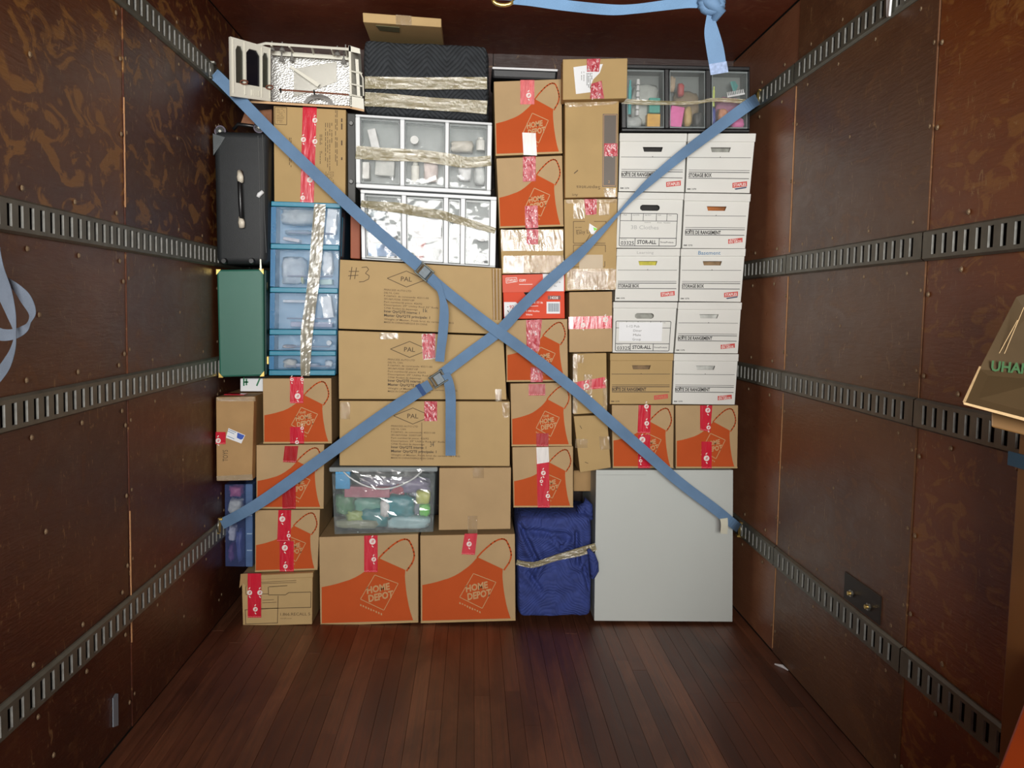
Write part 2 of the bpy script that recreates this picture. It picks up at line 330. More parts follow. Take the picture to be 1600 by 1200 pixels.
screws(XL, -1, screw_pts([1.88, 3.10, 4.2], 2.1, 4.5), WL); screws(XR, 1, screw_pts([1.43, 2.646, 3.816], 1.5, 4.5), WR)
trimw = mat('splintered_edge_wood', (168, 122, 80), .7, var=.25, vscale=30)
for X, s_, y, z0, z1, pr in ((XR, 1, 3.816, .02, .37, WR), (XR, 1, 3.816, .47, 1.115, WR), (XR, 1, 3.816, 1.215, 1.60, WR), (XR, 1, 3.816, 1.70, 2.37, WR), (XL, -1, 3.10, .3, .75, WL), (XL, -1, 3.1, 1.75, 2.1, WL)):
    mb = MB(); n = 14
    for k in range(n):
        za = z0+(z1-z0)*k/n; zb = z0+(z1-z0)*(k+1)/n; wd = random.uniform(.001, .0035)
        mb.box((X-.003*s_-.002, y-wd, za), (X-.003*s_+.002, y+wd, zb))
    stuff(mb.build('seam_edge', trimw, pr))

# slotted cargo rails
PITCHS = .0574
def rail(X, sgn, z, y0, y1, label, lp=None):
    t = thing('cargo_rail', label, 'cargo rail', (X-sgn*.008, (y0+y1)/2, z-.044), 'slotted steel cargo rails along the truck walls')
    h, d, sh, sw_ = .0438, .015, .0275, .0125
    def P(y, zz, dd): return (X-sgn*dd, y, zz)
    mb = MB(); zt, zb = z+sh, z-sh
    n = int((y1-y0-.02)/PITCHS); off = (y1-y0-n*PITCHS)/2
    def strip(a, b_, Ys=(y0, y1)):
        for ya, yb in zip(Ys[:-1], Ys[1:]): mb.add([P(ya, a[0], a[1]), P(yb, a[0], a[1]), P(yb, b_[0], b_[1]), P(ya, b_[0], b_[1])], [(0, 1, 2, 3)])
    br = [y0]
    for k in range(n): yc = y0+off+(k+.5)*PITCHS; br += [yc-sw_, yc+sw_]
    br.append(y1)
    strip((z+h, 0), (z+h, .006), br); strip((z+h, .006), (z+h-.006, d), br); strip((z+h-.006, d), (zt, d), br)
    strip((zb, d), (z-h+.006, d), br); strip((z-h+.006, d), (z-h, .006), br); strip((z-h, .006), (z-h, 0), br)
    for k in range(n+1): mb.add([P(br[2*k], zt, d), P(br[2*k+1], zt, d), P(br[2*k+1], zb, d), P(br[2*k], zb, d)], [(0, 1, 2, 3)])
    nf = len(mb.f)
    for k in range(n):
        a, b_ = br[2*k+1], br[2*k+2]
        for (ya, za, yb, zb2) in ((a, zt, a, zb), (b_, zb, b_, zt), (a, zb, b_, zb), (b_, zt, a, zt)):
            mb.add([P(ya, za, d), P(yb, zb2, d), P(yb, zb2, d-.0065), P(ya, za, d-.0065)], [(0, 1, 2, 3)])
    pl = mb.build('rail_plate', RAILM, t, solid=False); pl.data.materials.append(RAIL_IN)
    for i_ in range(nf, len(pl.data.polygons)): pl.data.polygons[i_].material_index = 1
    bm = bmesh.new(); bm.from_mesh(pl.data); bmesh.ops.remove_doubles(bm, verts=bm.verts, dist=1e-5); bm.to_mesh(pl.data); bm.free()
    MB().box((min(X-sgn*.0005, X-sgn*.002), y0, z-sh-.004), (max(X-sgn*.0005, X-sgn*.002), y1, z+sh+.004)).build('backing', VOID, t)
    return t
RN = ['top', 'second', 'third', 'lowest']
for i, z in enumerate(RAILZ):
    rail(XL, -1, z, 1.05, 4.78, f'long slotted steel cargo rail on the left wall, {RN[i]} of four')
    for (a, b_, w_) in ((3.819, 4.78, 'behind the load on the right wall'), (2.649, 3.813, 'in the middle stretch of the right wall'), (1.25, 2.643, 'on the nearest stretch of the right wall')):
        rail(XR, 1, z, a, b_, f'slotted steel cargo rail {w_}, {RN[i]} of four')

# steel plate with bolts on the right wall
p0 = [PX(x, y, XR-.001) for x, y in ((1322, 893), (1378, 932), (1376, 978), (1323, 945))]
t = thing('mounting_plate', 'dark steel plate with two bolts above the lowest rail on right wall', 'metal plate', p0[3])
ys = [q.y for q in p0]; y0, y1 = min(ys), max(ys); z0 = min(q.z for q in p0); z1 = max(q.z for q in p0)
z0 = max(z0, RAILZ[3]+.05)
MB().box((XR-.006, y0, z0), (XR, y1, z1)).build('plate', mat('dark_plate_steel', (52, 48, 44), .5, metal=.4), t, bevel=.002, seg=1)
for (x, y) in ((1331, 927), (1358, 948)):
    c = PX(x, y, XR-.006); bo = MB().cyl(c, (-1, 0, 0), .013, .007, 6).build('bolt', STEEL, t); MB().cyl(c+Vector((-.007, 0, 0)), (-1, 0, 0), .007, .008, 10).build('bolt_end', BRASS, bo)
# bits on the walls and floor
c = PX(178, 1112, XL); tag(MB().hexa([(XL+.004+a, c.y+b_, c.z+e) for a, b_, e in ((0, -.012, .05), (.006, .012, .055), (.006, .01, -.05), (0, -.014, -.045), (-.004, -.012, .05), (-.004, .012, .055), (-.004, .01, -.05), (-.004, -.014, -.045))]).build('metal_shard', mat('bare_aluminium', (150, 160, 170), .4, metal=.6), None), 'torn sliver of bare metal low on the left wall', 'metal sliver')
c = PZ(1222, 1042, .004); tag(MB().tube([c+Vector((-.02, .03, 0)), c+Vector((0, 0, .003)), c+Vector((.012, -.035, 0))], [.003, .007, .002], 6).build('paper_scrap', PAPER, None), 'white torn scrap on the floor by the right wall', 'scrap')

# ------------------------------------------------------------------ printing, tape, text helpers
class Face:
    def __init__(s, c, Y): s.p = [PY(x, y, Y) for x, y in c]; s.Y = Y
    def at(s, u, v, dy=0):
        a, b_, c, d = s.p; q = (d*(1-u)+c*u)*(1-v)+(a*(1-u)+b_*u)*v; return Vector((q.x, q.y+dy, q.z))
    @property
    def w(s): return (s.p[1]-s.p[0]).length
    @property
    def h(s): return (s.p[0]-s.p[3]).length
def quad(r): return r if len(r) == 4 and isinstance(r[0], tuple) else [(r[0], r[1]), (r[2], r[1]), (r[2], r[3]), (r[0], r[3])]
def hx(mb, f, u0, v0, u1, v1, ya, yb):
    return mb.hexa([f.at(u0, v1, ya), f.at(u1, v1, ya), f.at(u1, v0, ya), f.at(u0, v0, ya), f.at(u0, v1, yb), f.at(u1, v1, yb), f.at(u1, v0, yb), f.at(u0, v0, yb)])
def root_for(name, label, cat, f, depth, group=None):
    c = f.at(.5, 0, depth/2); return thing(name, label, cat, c, group)
def pxpatch(t, name, pts, m, Y, d, parent=None, th=None):
    """flat piece lying on the front of a thing, given by its outline"""
    P = [PY(x, y, Y-d) for x, y in pts]
    return MB().prism(P, (0, d*.9 if th is None else th, 0)).build(name, m, parent or t)
TXT = {}
def text_mesh(s, bold):
    k = (s, bold)
    if k not in TXT:
        cu = bpy.data.curves.new('t', 'FONT'); cu.body = s; cu.resolution_u = 2; cu.offset = bold
        ob = bpy.data.objects.new('t', cu); me = bpy.data.meshes.new_from_object(ob)
        vs = [(q.co.x, q.co.y) for q in me.vertices]; fs = [tuple(p.vertices) for p in me.polygons]
        bpy.data.objects.remove(ob); bpy.data.meshes.remove(me); bpy.data.curves.remove(cu)
        TXT[k] = (vs, fs, min(a for a, _ in vs), max(a for a, _ in vs))
    return TXT[k]
def text_into(mb, s, x, y, hpx, Y, ang=0, wpx=None, bold=.0, align='L', shear=0):
    vs, fs, x0, x1 = text_mesh(s, bold); sc = hpx*Y/F/.70; sx = sc
    if wpx: sx = wpx*Y/F/(x1-x0)
    o = PY(x, y, Y); ca, sa = math.cos(math.radians(ang)), math.sin(math.radians(ang)); off = {'L': x0, 'C': (x0+x1)/2, 'R': x1}[align]
    out = []
    for a, b_ in vs:
        lx = (a-off)*sx+b_*sc*shear; ly = b_*sc-(.35*sc if align == 'C' else 0)
        out.append(o+Vector((lx*ca-ly*sa, 0, lx*sa+ly*ca)))
    return mb.add(out, fs)
def text(t, s, x, y, hpx, m, Y, d=.0012, name='lettering', parent=None, **k):
    mb = MB(); text_into(mb, s, x, y, hpx, Y-d, **k); return mb.build(name, m, parent or t, solid=False)
def lines_into(mb, segs, Y, wpx=1.0):
    for (x0, y0, x1, y1) in segs:
        L = math.hypot(x1-x0, y1-y0) or 1; nx, ny = -(y1-y0)/L*wpx/2, (x1-x0)/L*wpx/2
        mb.poly([PY(x0+nx, y0+ny, Y), PY(x1+nx, y1+ny, Y), PY(x1-nx, y1-ny, Y), PY(x0-nx, y0-ny, Y)])
    return mb
def lines(t, segs, m, Y, wpx=1.0, d=.0012, name='printed_lines', parent=None): return lines_into(MB(), segs, Y-d, wpx).build(name, m, parent or t, solid=False)
def loopl(pts): return [(*pts[i], *pts[(i+1) % len(pts)]) for i in range(len(pts))]
def dashes(t, r, n, m, Y, vertical=False, wpx=.8, name='fine_print', seed=1, fill=.8):
    rn = random.Random(seed); segs = []; x0, y0, x1, y1 = r
    for i in range(n):
        p = (i+.5)/n; q = 0; lim = rn.uniform(.55, 1)
        while q < lim:
            l = rn.uniform(.03, .10)
            if rn.random() < fill: segs.append((x0+(x1-x0)*q, y0+(y1-y0)*p, x0+(x1-x0)*min(1, q+l), y0+(y1-y0)*p) if not vertical else (x0+(x1-x0)*p, y0+(y1-y0)*q, x0+(x1-x0)*p, y0+(y1-y0)*min(1, q+l)))
            q += l+.02
    return lines(t, segs, m, Y, wpx, name=name)
def disc_into(mb, x, y, r, Y, n=14, sx=1.0):
    mb.poly([PY(x+r*sx*math.cos(2*math.pi*k/n), y+r*math.sin(2*math.pi*k/n), Y) for k in range(n)])
def red_tape(t, pts, Y, kind='red', marks=None, d=.0022):
    d = .003 if kind == 'white' else d; pts = quad(pts); M_ = {'red': RED_TAPE, 'dark': DARK_TAPE, 'pink': PINK_TAPE, 'crinkle': CRINKLE_TAPE, 'white': MIX_TAPE}[kind]
    tp = pxpatch(t, 'tape', pts, M_, Y, d) if kind != 'crinkle' else crinkle(t, 'tape', pts, M_, Y, d, 2.6, 5, .0022); 
    if marks is None:
        xs = [p[0] for p in pts]; ys = [p[1] for p in pts]; marks = []
        w_, h_ = max(xs)-min(xs), max(ys)-min(ys); rn = random.Random(int(sum(xs)))
        if kind == 'red':
            if h_ > w_:
                y = min(ys)+8
                while y < max(ys)-5: marks.append((min(xs)+w_*rn.choice((.35, .62)), y, rn.choice((3.2, 4.2)))); y += rn.uniform(18, 26)
            else: marks = [(min(xs)+w_*.3, (min(ys)+max(ys))/2, 4)]
    if kind == 'crinkle':   # white strokes paint crackled glare along with the tape's broken print
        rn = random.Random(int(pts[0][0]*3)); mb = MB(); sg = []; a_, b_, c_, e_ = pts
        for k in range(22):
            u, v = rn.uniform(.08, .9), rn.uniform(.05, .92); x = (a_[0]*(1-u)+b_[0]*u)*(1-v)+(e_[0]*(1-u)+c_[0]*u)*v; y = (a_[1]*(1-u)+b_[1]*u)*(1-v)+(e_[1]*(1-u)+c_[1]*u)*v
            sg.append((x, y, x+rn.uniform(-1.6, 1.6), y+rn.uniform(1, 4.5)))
        lines_into(mb, sg, Y-d-.0016, 1.0).build('tape_print_glare', mat('white_glare_strokes', (236, 214, 216), .4), tp, solid=False)
    if marks:
        mb = MB(); m2 = MB()
        for (x, y, r) in marks:
            disc_into(mb, x, y, r, Y-d-.0006); lines_into(mb, [(x+r*.2, y-r-4, x-r*.3, y-r-1.5), (x-r*.2, y+r+1.5, x+r*.3, y+r+4)], Y-d-.0006, 1.4)
            lines_into(m2, [(x-r*.3, y+r*.45, x+r*.1, y-r*.45), (x+.1*r, y+r*.45, x+r*.45, y-r*.45)], Y-d-.0011, .9)
        pr = mb.build('tape_print_glare', PRINT_W, tp, solid=False)
        m2.build('tape_mark', RED_TAPE, tp, solid=False)
    if kind in ('red', 'dark'):
        (xa, ya), (xb, yb) = pts[3], pts[2]; mb = MB(); n = 8; z = []
        for k in range(n): z.append((xa+(xb-xa)*k/n, ya+(yb-ya)*k/n-1-random.random()*1.2, xa+(xb-xa)*(k+.7)/n, ya+(yb-ya)*(k+.7)/n-1-random.random()*1.2))
        lines_into(mb, z, Y-d-.0005, .8).build('tape_edge', mat('pale_red_print', (232, 130, 135), .4), tp, solid=False)
    return tp
def crinkle(t, name, pts, m, Y, d, cw=2.4, ch=7.0, jit=.0021, parent=None):
    pts = quad(pts); rn = random.Random(int(pts[0][0]*7+pts[0][1])); W_ = math.hypot(pts[1][0]-pts[0][0], pts[1][1]-pts[0][1]); H_ = math.hypot(pts[3][0]-pts[0][0], pts[3][1]-pts[0][1])
    nx, ny = max(2, int(W_/cw)), max(2, int(H_/ch)); mb = MB(); front = []
    for j in range(ny+1):
        for i in range(nx+1):
            u, v = i/nx, j/ny; uu = min(1, max(0, u+rn.uniform(-.35, .35)/nx*(0 < i < nx))); vv = min(1, max(0, v+rn.uniform(-.35, .35)/ny*(0 < j < ny)))
            x = (pts[0][0]*(1-uu)+pts[1][0]*uu)*(1-vv)+(pts[3][0]*(1-uu)+pts[2][0]*uu)*vv; y = (pts[0][1]*(1-uu)+pts[1][1]*uu)*(1-vv)+(pts[3][1]*(1-uu)+pts[2][1]*uu)*vv
            mb.v.append(PY(x, y, Y-d-rn.uniform(0, jit)))
    for j in range(ny):
        for i in range(nx): a = j*(nx+1)+i; mb.f += [(a, a+1, a+nx+2), (a, a+nx+2, a+nx+1)]
    return mb.build(name, m, parent or t, solid=False)
def clear_tape(t, pts, Y, m=None, d=.0014):
    m = m or CLEAR_V
    if m in (CLEAR_V, CLEAR_W): return crinkle(t, 'clear_tape', pts, m, Y, d)
    return pxpatch(t, 'clear_tape', quad(pts), m, Y, d)

def cbox(name, label, r, Y, depth, m, cat='box', group=None, bevel=.003, inset=.0012, flaps=True):
    f = Face(quad(r), Y); t = root_for(name, label, cat, f, depth, group)
    iu, iv = inset/f.w, inset/f.h; mb = MB(); hx(mb, f, iu, iv, 1-iu, 1-iv, 0, depth); body = mb.build('body', m, t, bevel=bevel)
    t['f'] = 0; FACE[t.name] = f; 
    return t
FACE = {}
# ------------------------------------------------------------------ boxes printed with an orange apron
APRON = [(.018, .03), (.022, .437), (.10, .452), (.176, .470), (.297, .507), (.36, .535), (.418, .57), (.503, .634), (.545, .675), (.576, .712), (.60, .742), (.867, .60), (.862, .53), (.866, .465), (.872, .39), (.88, .324), (.90, .2), (.918, .12), (.945, .03)]
LOOP = [(.6, .742), (.65, .80), (.70, .848), (.745, .888), (.785, .917), (.825, .937), (.86, .945), (.885, .94), (.905, .925), (.925, .885), (.94, .845), (.952, .80), (.957, .76), (.95, .715), (.933, .67), (.90, .62), (.88, .59)]
def apron_box(label, r, Y, depth, tapes=(), the=False, m=None, sm=True):
    t = cbox('moving_box', label, r, Y, depth, m or CARD, group='moving boxes printed with an orange apron'); f = FACE[t.name]
    body = [c for c in t.children if c.name.startswith('body')][0]
    d = -.0008; mb = MB(); mb.poly([f.at(u, v, d) for u, v in APRON])
    wd = .011*f.w/.45+.004
    for (a, b_), (c, e) in zip(LOOP[:-1], LOOP[1:]):
        p, q = f.at(a, b_, d), f.at(c, e, d); tt = (q-p).normalized(); n = Vector((-tt.z, 0, tt.x))*wd*.25
        mb.poly([p+n-tt*.002, q+n+tt*.002, q-n+tt*.002, p-n-tt*.002])
    ap = mb.build('apron_print', ORANGE, t, solid=False)
    # logo: tilted square outline and stencil lettering left unprinted
    d = -.0014; mb = MB(); D = [(.558, .556), (.794, .451), (.648, .155), (.412, .289)]
    for i in range(4):
        p, q = f.at(*D[i], d), f.at(*D[(i+1) % 4], d); tt = (q-p).normalized(); n = Vector((-tt.z, 0, tt.x))*.0016
        mb.poly([p+n, q+n, q-n, p-n])
    def word(s, u, v, wu, hv):
        vs, fs, x0, x1 = text_mesh(s, .04); ca, sa = math.cos(.21), math.sin(.21); o = f.at(u, v, d); sx = wu*f.w/(x1-x0); sz = hv*f.h/.7
        out = []
        for a, b_ in vs:
            lx = (a-(x0+x1)/2)*sx+(b_-.35)*sz*.12; lz = (b_-.35)*sz; out.append(o+Vector((lx*ca-lz*sa, 0, lx*sa+lz*ca)))
        mb.add(out, fs)
    if the: word('THE', .575, .475, .10, .035)
    word('HOME', .592, .405, .235, .072); word('DEPOT', .618, .315, .255, .075)
    # small slogan under the logo, too small to read
    for k in range(9):
        p = f.at(.408+k*.026, .235-k*.0135, d); L = f.w*.014; hgt = f.h*random.uniform(.014, .024)
        mb.poly([p, p+Vector((L, 0, -L*.5)), p+Vector((L, 0, -L*.5-hgt)), p+Vector((0, 0, -hgt))])
    mb.build('logo_print', PRINT_TAN, ap, solid=False)
    # folded bottom edge strip and left corner crease
    mb = MB(); hx(mb, f, .004, .004, .996, .026, -.0016, .001); mb.build('bottom_flap', CARD_L if m is None else m, t)
    for tp in tapes:
        red_tape(t, tp[0], Y, tp[1] if len(tp) > 1 else 'red', tp[2] if len(tp) > 2 else None)
    return t

Y0 = 4.17
# --- bottom row
t = cbox('archive_box', 'low cardboard archive box with black outlined panels on the floor at far left', [(377, 899), (489, 894), (488, 976), (379, 979)], 4.135, .42, CARD_L)
f = FACE[t.name]; Y = 4.135
lidm = MB(); hx(lidm, f, -.012, .9, 1.004, .992, -.004, .42); lidm.build('lid', CARD_L, t, bevel=.004)
fl = MB().prism([PY(x, y, Y-.006) for x, y in ((376, 897), (387, 896), (386, 918), (380, 911), (374, 919))], (0, .004, 0)).build('torn_flap', CARD_D, t)
red_tape(t, (387, 896, 408, 965), Y-.004, 'red', [(390, 926, 4), (406, 926, 4), (399, 952, 3.6)])
lines(t, [(383, 953, 435, 950), (383, 975, 433, 973.5), (383, 953, 384, 975), (434.5, 931, 433.5, 974), (408, 928, 419, 928), (419, 917, 419.5, 929), (419.5, 929.5, 446, 929.5), (446, 929.5, 451, 926), (451, 926, 486, 925), (486, 925, 485.5, 949.5), (408, 951, 485.5, 949), (420, 917, 449, 915), (384, 916, 384, 928), (384, 929, 390, 929)], INK_B, Y, 1.0)
lines(t, [(408, 910, 463, 907), (409, 912, 463, 910)], INK_B, Y, .7, name='fine_print')
text(t, '1.866.RECALL 5', 438, 962, 4.6, INK_B, Y, wpx=47, ang=1); text(t, 'recall.com', 438, 967, 2.0, INK_B, Y, wpx=18)
lines(t, [(410, 938, 428, 937), (410, 942, 432, 941)], INK_B, Y, .7, name='fine_print')
apron_box('large apron box on the floor beneath the clear toy bin', [(498, 839), (654, 834), (654, 973), (500, 978)], 4.15, .42, [([(569, 837), (590, 836.5), (590, 894), (569, 894)], 'red', [(582, 846, 5), (584, 874, 3.6)])])
apron_box('large apron box on the floor between the other floor apron box and the blue bundle', [(656, 836.5), (805, 834), (806, 970), (657, 974)], 4.15, .42, [([(726, 834), (746, 833.5), (742, 867), (721, 866)], 'red', [(733, 850, 4)])])
t = cbox('grey_board_carton', 'large plain pale grey flat carton standing on the floor at lower right', [(931, 734), (1146, 734), (1145, 972), (928, 970.5)], 4.165, .5, GREY_PANEL, 'carton', bevel=.002)
lines(t, [(932, 742, 1010, 742)], mat('faint_crease', (178, 182, 178), .6), 4.165, 1.0, name='crease')
# --- left stack
apron_box('apron box straight under the blue drawer tower, red tape above and below', [(410, 591), (518, 590.5), (519, 693), (411, 693.5)], 4.17, .40, [((453, 589, 474, 630), 'red', [(465, 619, 4.6), (456, 593, 2.6), (472, 593, 2.6)]), ((453, 667, 475, 693), 'red', [(464, 691, 3), (472, 669, 2.6)])], True)
apron_box('apron box second below the blue drawer tower, crossed by the lower strap', [(400, 695), (507, 694), (506, 795), (400, 795)], 4.165, .40, [([(445, 697), (466, 697), (463, 723), (442, 722)], 'dark'), ((441, 757, 462, 795), 'dark')], True)
apron_box('apron box directly on the low archive box at far left', [(398, 797), (500.5, 796), (496.5, 890.5), (398, 894)], 4.16, .40, [([(435, 797), (455, 797), (454, 846), (433, 846)], 'red', [(441, 811, 4.6), (451, 837, 3)]), ((437, 845.5, 459, 893), 'red', [(445, 856, 4.6), (446, 885, 3.4)])], True)
t = cbox('taped_box', 'tall narrow brown box marked TOYS with white postal label, against left wall', [(337, 620), (397.5, 619), (394, 751), (338, 752)], 4.105, .46, CARD_D); Y = 4.105
red_tape(t, (337, 675, 352.5, 694), Y, 'red', [(341, 688.5, 4)])
lb = pxpatch(t, 'postal_label', [(357, 669), (383, 680), (377, 693), (353, 684)], PAPER, Y, .0026)
pxpatch(t, 'label_badge', [(371, 676), (382, 680.5), (379, 686), (376, 687), (370, 684)], mat('blue_badge', (40, 80, 180), .5), Y, .0032, lb)
lines(t, [(357, 671, 369, 676), (356, 673.5, 366, 678), (355, 681, 366, 686)], INK_BLUE, Y, .8, .0032, 'fine_print', lb)
text(t, 'TOYS', 352, 712, 8, INK_B, Y, ang=90, wpx=18, align='C'); pxpatch(t, 'clear_tape', [(338, 744), (394, 741), (395, 750), (339, 751)], CLEAR_W, Y, .0016); pxpatch(t, 'clear_tape', [(338, 621), (399, 620), (399, 627), (338, 627)], CLEAR_V, Y, .0016)
z = PY(368, 619, Y).z; f = FACE[t.name]
MB().box((f.p[0].x+.02, Y+.06, z-.001), (f.p[1].x-.06, Y+.13, z+.0015)).build('top_tape', RED_TAPE, t)
t = cbox('small_carton', 'white carton with green markings wedged under the green case', (375, 591, 413, 612), 4.28, .24, PAPER, 'carton'); Y = 4.28
lines(t, [(381, 590, 381, 603), (385, 592, 385, 602), (381, 597, 388, 597), (401, 603, 406, 591)], mat('green_ink', (40, 120, 80), .6), Y, 2.4)
t = cbox('green_case', 'green hard case with brass corners under the black suitcase', [(338, 421), (412, 420), (413, 588), (342, 590)], 4.13, .44, GREEN, 'case', bevel=.008); Y = 4.13; f = FACE[t.name]
mb = MB(); hx(mb, f, .995, .01, 1.045, .99, .006, .42); mb.build('case_back', GREEN_D, t, bevel=.005)
for u, v, a, b_ in ((0, 1, 1, -1), (1, 1, -1, -1), (0, 0, 1, 1), (1, 0, -1, 1)):
    su, sv = .10*a, .05*b_; MB().prism([f.at(u, v, -.003), f.at(u+su, v, -.003), f.at(u+su*.75, v+sv*.25, -.003), f.at(u+su*.25, v+sv*.75, -.003), f.at(u, v+sv, -.003)], (0, .006, 0)).build('brass_corner', BRASS, t)
for (x, y) in ((415, 447), (418, 563)):
    c = PY(x, y, Y+.02); MB().box((c.x-.006, c.y-.004, c.z-.018), (c.x+.006, c.y+.016, c.z+.018)).build('clasp', BRASS, t, bevel=.002)
# suitcase, standing wheels up
Y = 4.10; f = Face([(331, 197), (420, 200), (418, 419), (336, 419)], Y); t = root_for('suitcase', 'black soft suitcase standing wheels-up against the left wall', 'suitcase', f, .4)
mb = MB(); hx(mb, f, .02, .03, .99, .97, 0, .38); mb.build('body', BLACK_FAB, t, smooth=True, bevel=.028, seg=4)
mb = MB(); mb.tube([PY(x, y, Y-.003) for x, y in ((403, 212), (405, 260), (406, 330), (408, 395), (406, 405))], .0016, 6); mb.tube([PY(x, y, Y-.003) for x, y in ((410, 210), (412, 260), (413, 330), (416, 395))], .0016, 6); mb.build('zipper', mat('zip_grey', (90, 92, 92), .4), t)
mb = MB(); mb.tube([PY(x, y, Y-.008) for x, y in ((403, 308), (405, 304), (411, 299))], [.008, .010, .008], 8); mb.build('zipper_pull', PAPER, t, smooth=True)
MB().tube([PY(374, 268, Y-.004), PY(374, 276, Y-.02), PY(375, 295, Y-.034), PY(376, 320, Y-.034), PY(378, 345, Y-.02), PY(378, 354, Y-.004)], .010, 8).build('handle', BLACK_PL, t, smooth=True)
for y0_, y1_, x in ((268, 285, 375), (340, 355, 377)): MB().tube([PY(x, y0_, Y-.016), PY(x, (y0_+y1_)/2, Y-.03), PY(x+1, y1_, Y-.022)], [.012, .0145, .013], 10).build('handle_end', IVORY, t, smooth=True)
for (x, y) in ((344, 205), (405, 199)):
    c = PY(x, y, Y+.02); wh = MB().cyl(c, (0, 1, 0), .026, .03, 20).build('wheel', BLACK_PL, t, smooth=False, bevel=.004)
    MB().tube([c+Vector((math.cos(a)*.022, -.001, math.sin(a)*.022)) for a in [math.pi*2*k/18 for k in range(18)]], .0035, 6, True).build('tyre', GREY_RUB, wh, smooth=True)
    MB().cyl(c+Vector((0, -.005, 0)), (0, 1, 0), .006, .006, 10).build('axle', STEEL, wh)
MB().prism([PY(x, y, Y-.004) for x, y in ((332, 208), (352, 214), (345, 226), (333, 243))], (0, .012, 0)).build('corner_guard', mat('dark_grey_plastic', (66, 72, 74), .4), t, bevel=.002)
MB().tube([PY(365, 202, Y+.03), PY(372, 194, Y+.02), PY(395, 197, Y+.02), PY(400, 202, Y+.03)], .008, 8).build('carry_loop', BLACK_PL, t, smooth=True)
for (x, y) in ((351, 408), (394, 408)): MB().cyl(PY(x, y, Y-.001), (0, -1, 0), .014, .018, 12, .010).build('foot', BLACK_PL, t)
tagline = MB().prism([PY(x, y, Y-.012) for x, y in ((406, 405), (408, 405), (409, 422), (406, 422))], (0, .002, 0)).build('luggage_tag', STEEL, t)
# box behind the strap, only its corner in view
cbox('scuffed_box', 'scuffed reddish brown box corner behind the strap above the suitcase', [(382, 174), (425, 170), (425, 196), (374, 196)], 4.30, .3, mat('scuffed_brown_card', (140, 92, 62), .7, var=.3, vscale=30))
# clear plastic bin by the left wall
def shell(f, u0, v0, u1, v1, ya, yb, th=.004):
    mb = MB(); tu, tv = th/f.w, th/f.h
    hx(mb, f, u0, v0, u1, v1, ya, ya+th); hx(mb, f, u0, v0, u0+tu, v1, ya+th, yb); hx(mb, f, u1-tu, v0, u1, v1, ya+th, yb); hx(mb, f, u0+tu, v0, u1-tu, v0+tv, ya+th, yb); hx(mb, f, u0+tu, v0+tv, u1-tu, v1, yb-th, yb); return mb
def lump(name, label, cat, r, Y, dep, m, amp=.25, freq=3.0, seed=0, group=None, flat=1):
    x0, y0_, x1, y1_ = r[0]+1.5, r[1]+1, r[2]-1.5, r[3]-2; a, b_ = PY(x0, y1_, Y), PY(x1, y0_, Y); c = (a+b_)/2; sx, sz = (b_.x-a.x)/2, (b_.z-a.z)/2
    bm = bmesh.new(); bmesh.ops.create_icosphere(bm, subdivisions=3, radius=1); vs = []; off = Vector((seed*3.7, seed*1.3, seed*.7))
    for v in bm.verts:
        d = v.co.normalized(); n = noise.noise(d*freq+off)+.5*noise.noise(d*freq*2.3+off)
        k = (1+amp*n)/max(abs(d.x), abs(d.y), abs(d.z))**.55
        q = d*k; vs.append((c.x+max(-1, min(1, q.x))*sx, Y+dep/2+max(-1, min(1, q.y))*dep/2, c.z+max(-1, min(1, q.z))*sz))
    fs = [tuple(v.index for v in f_.verts) for f_ in bm.faces]; bm.free()
    mb = MB().add(vs, fs); o = mb.build(name, m, None, smooth=flat == 1); return tag(o, label, cat, group)
def piece(name, label, cat, r, Y, dep, m, shape, ang=0):
    x0, y0_, x1, y1_ = r; c = PY((x0+x1)/2, (y0_+y1_)/2, Y); a, b_ = PY(x0, y1_, Y), PY(x1, y0_, Y); w_, h = (b_.x-a.x)/2, (b_.z-a.z)/2; mb = MB()
    if shape == 'box': mb.box((-w_, 0, -h), (w_, dep, h))
    elif shape == 'cyl': mb.tube([(0, w_, -h), (0, w_, h*.55), (0, w_, h*.7), (0, w_, h)], [w_, w_, w_*.6, w_*.6], 14)
    elif shape == 'stack':
        for k in range(6): mb.tube([(0, w_, -h+2*h*k/6), (0, w_, -h+2*h*(k+.85)/6)], [w_, w_*.8], 14)
    elif shape == 'disc': mb.tube([(0, 0, 0), (0, dep*.4, 0)], [min(w_, h)]*2, 20)
    elif shape == 'fan':
        for k in range(7): t_ = -.9+1.8*k/6; mb.tube([(w_*.1*t_, .01*k, -h), (w_*t_, .01*k, h*(1-.3*abs(t_)))], [.004, .007], 6)
    elif shape == 'rods':
        for k in range(7): mb.tube([(-w_+2*w_*(k+.5)/7, .012*(k % 3), -h), (-w_+2*w_*(k+.5)/7+random.uniform(-.008, .008), .012*(k % 3), h*random.uniform(.5, 1))], .006, 6)
    elif shape == 'coil':
        for k in range(5): mb.tube([(math.cos(t_)*w_*(1-.1*k), .01*k+.008, -h+h*.25+h*.3*k*.6+math.sin(t_)*h*.22) for t_ in [2*math.pi*i/16 for i in range(16)]], .005, 6, True)
    elif shape == 'comb':
        mb.box((-w_, 0, -h*.3), (w_, .006, h*.1))
        for k in range(10): mb.box((-w_+2*w_*(k+.2)/10, 0, h*.1), (-w_+2*w_*(k+.6)/10, .006, h))
    ca, sa = math.cos(math.radians(ang)), math.sin(math.radians(ang)); mb.v = [Vector((c.x+v.x*ca-v.z*sa, Y+v.y, c.z+v.x*sa+v.z*ca)) for v in mb.v]
    return tag(mb.build(name, m, None, bevel=.002 if shape == 'box' else 0, seg=1), label, cat)
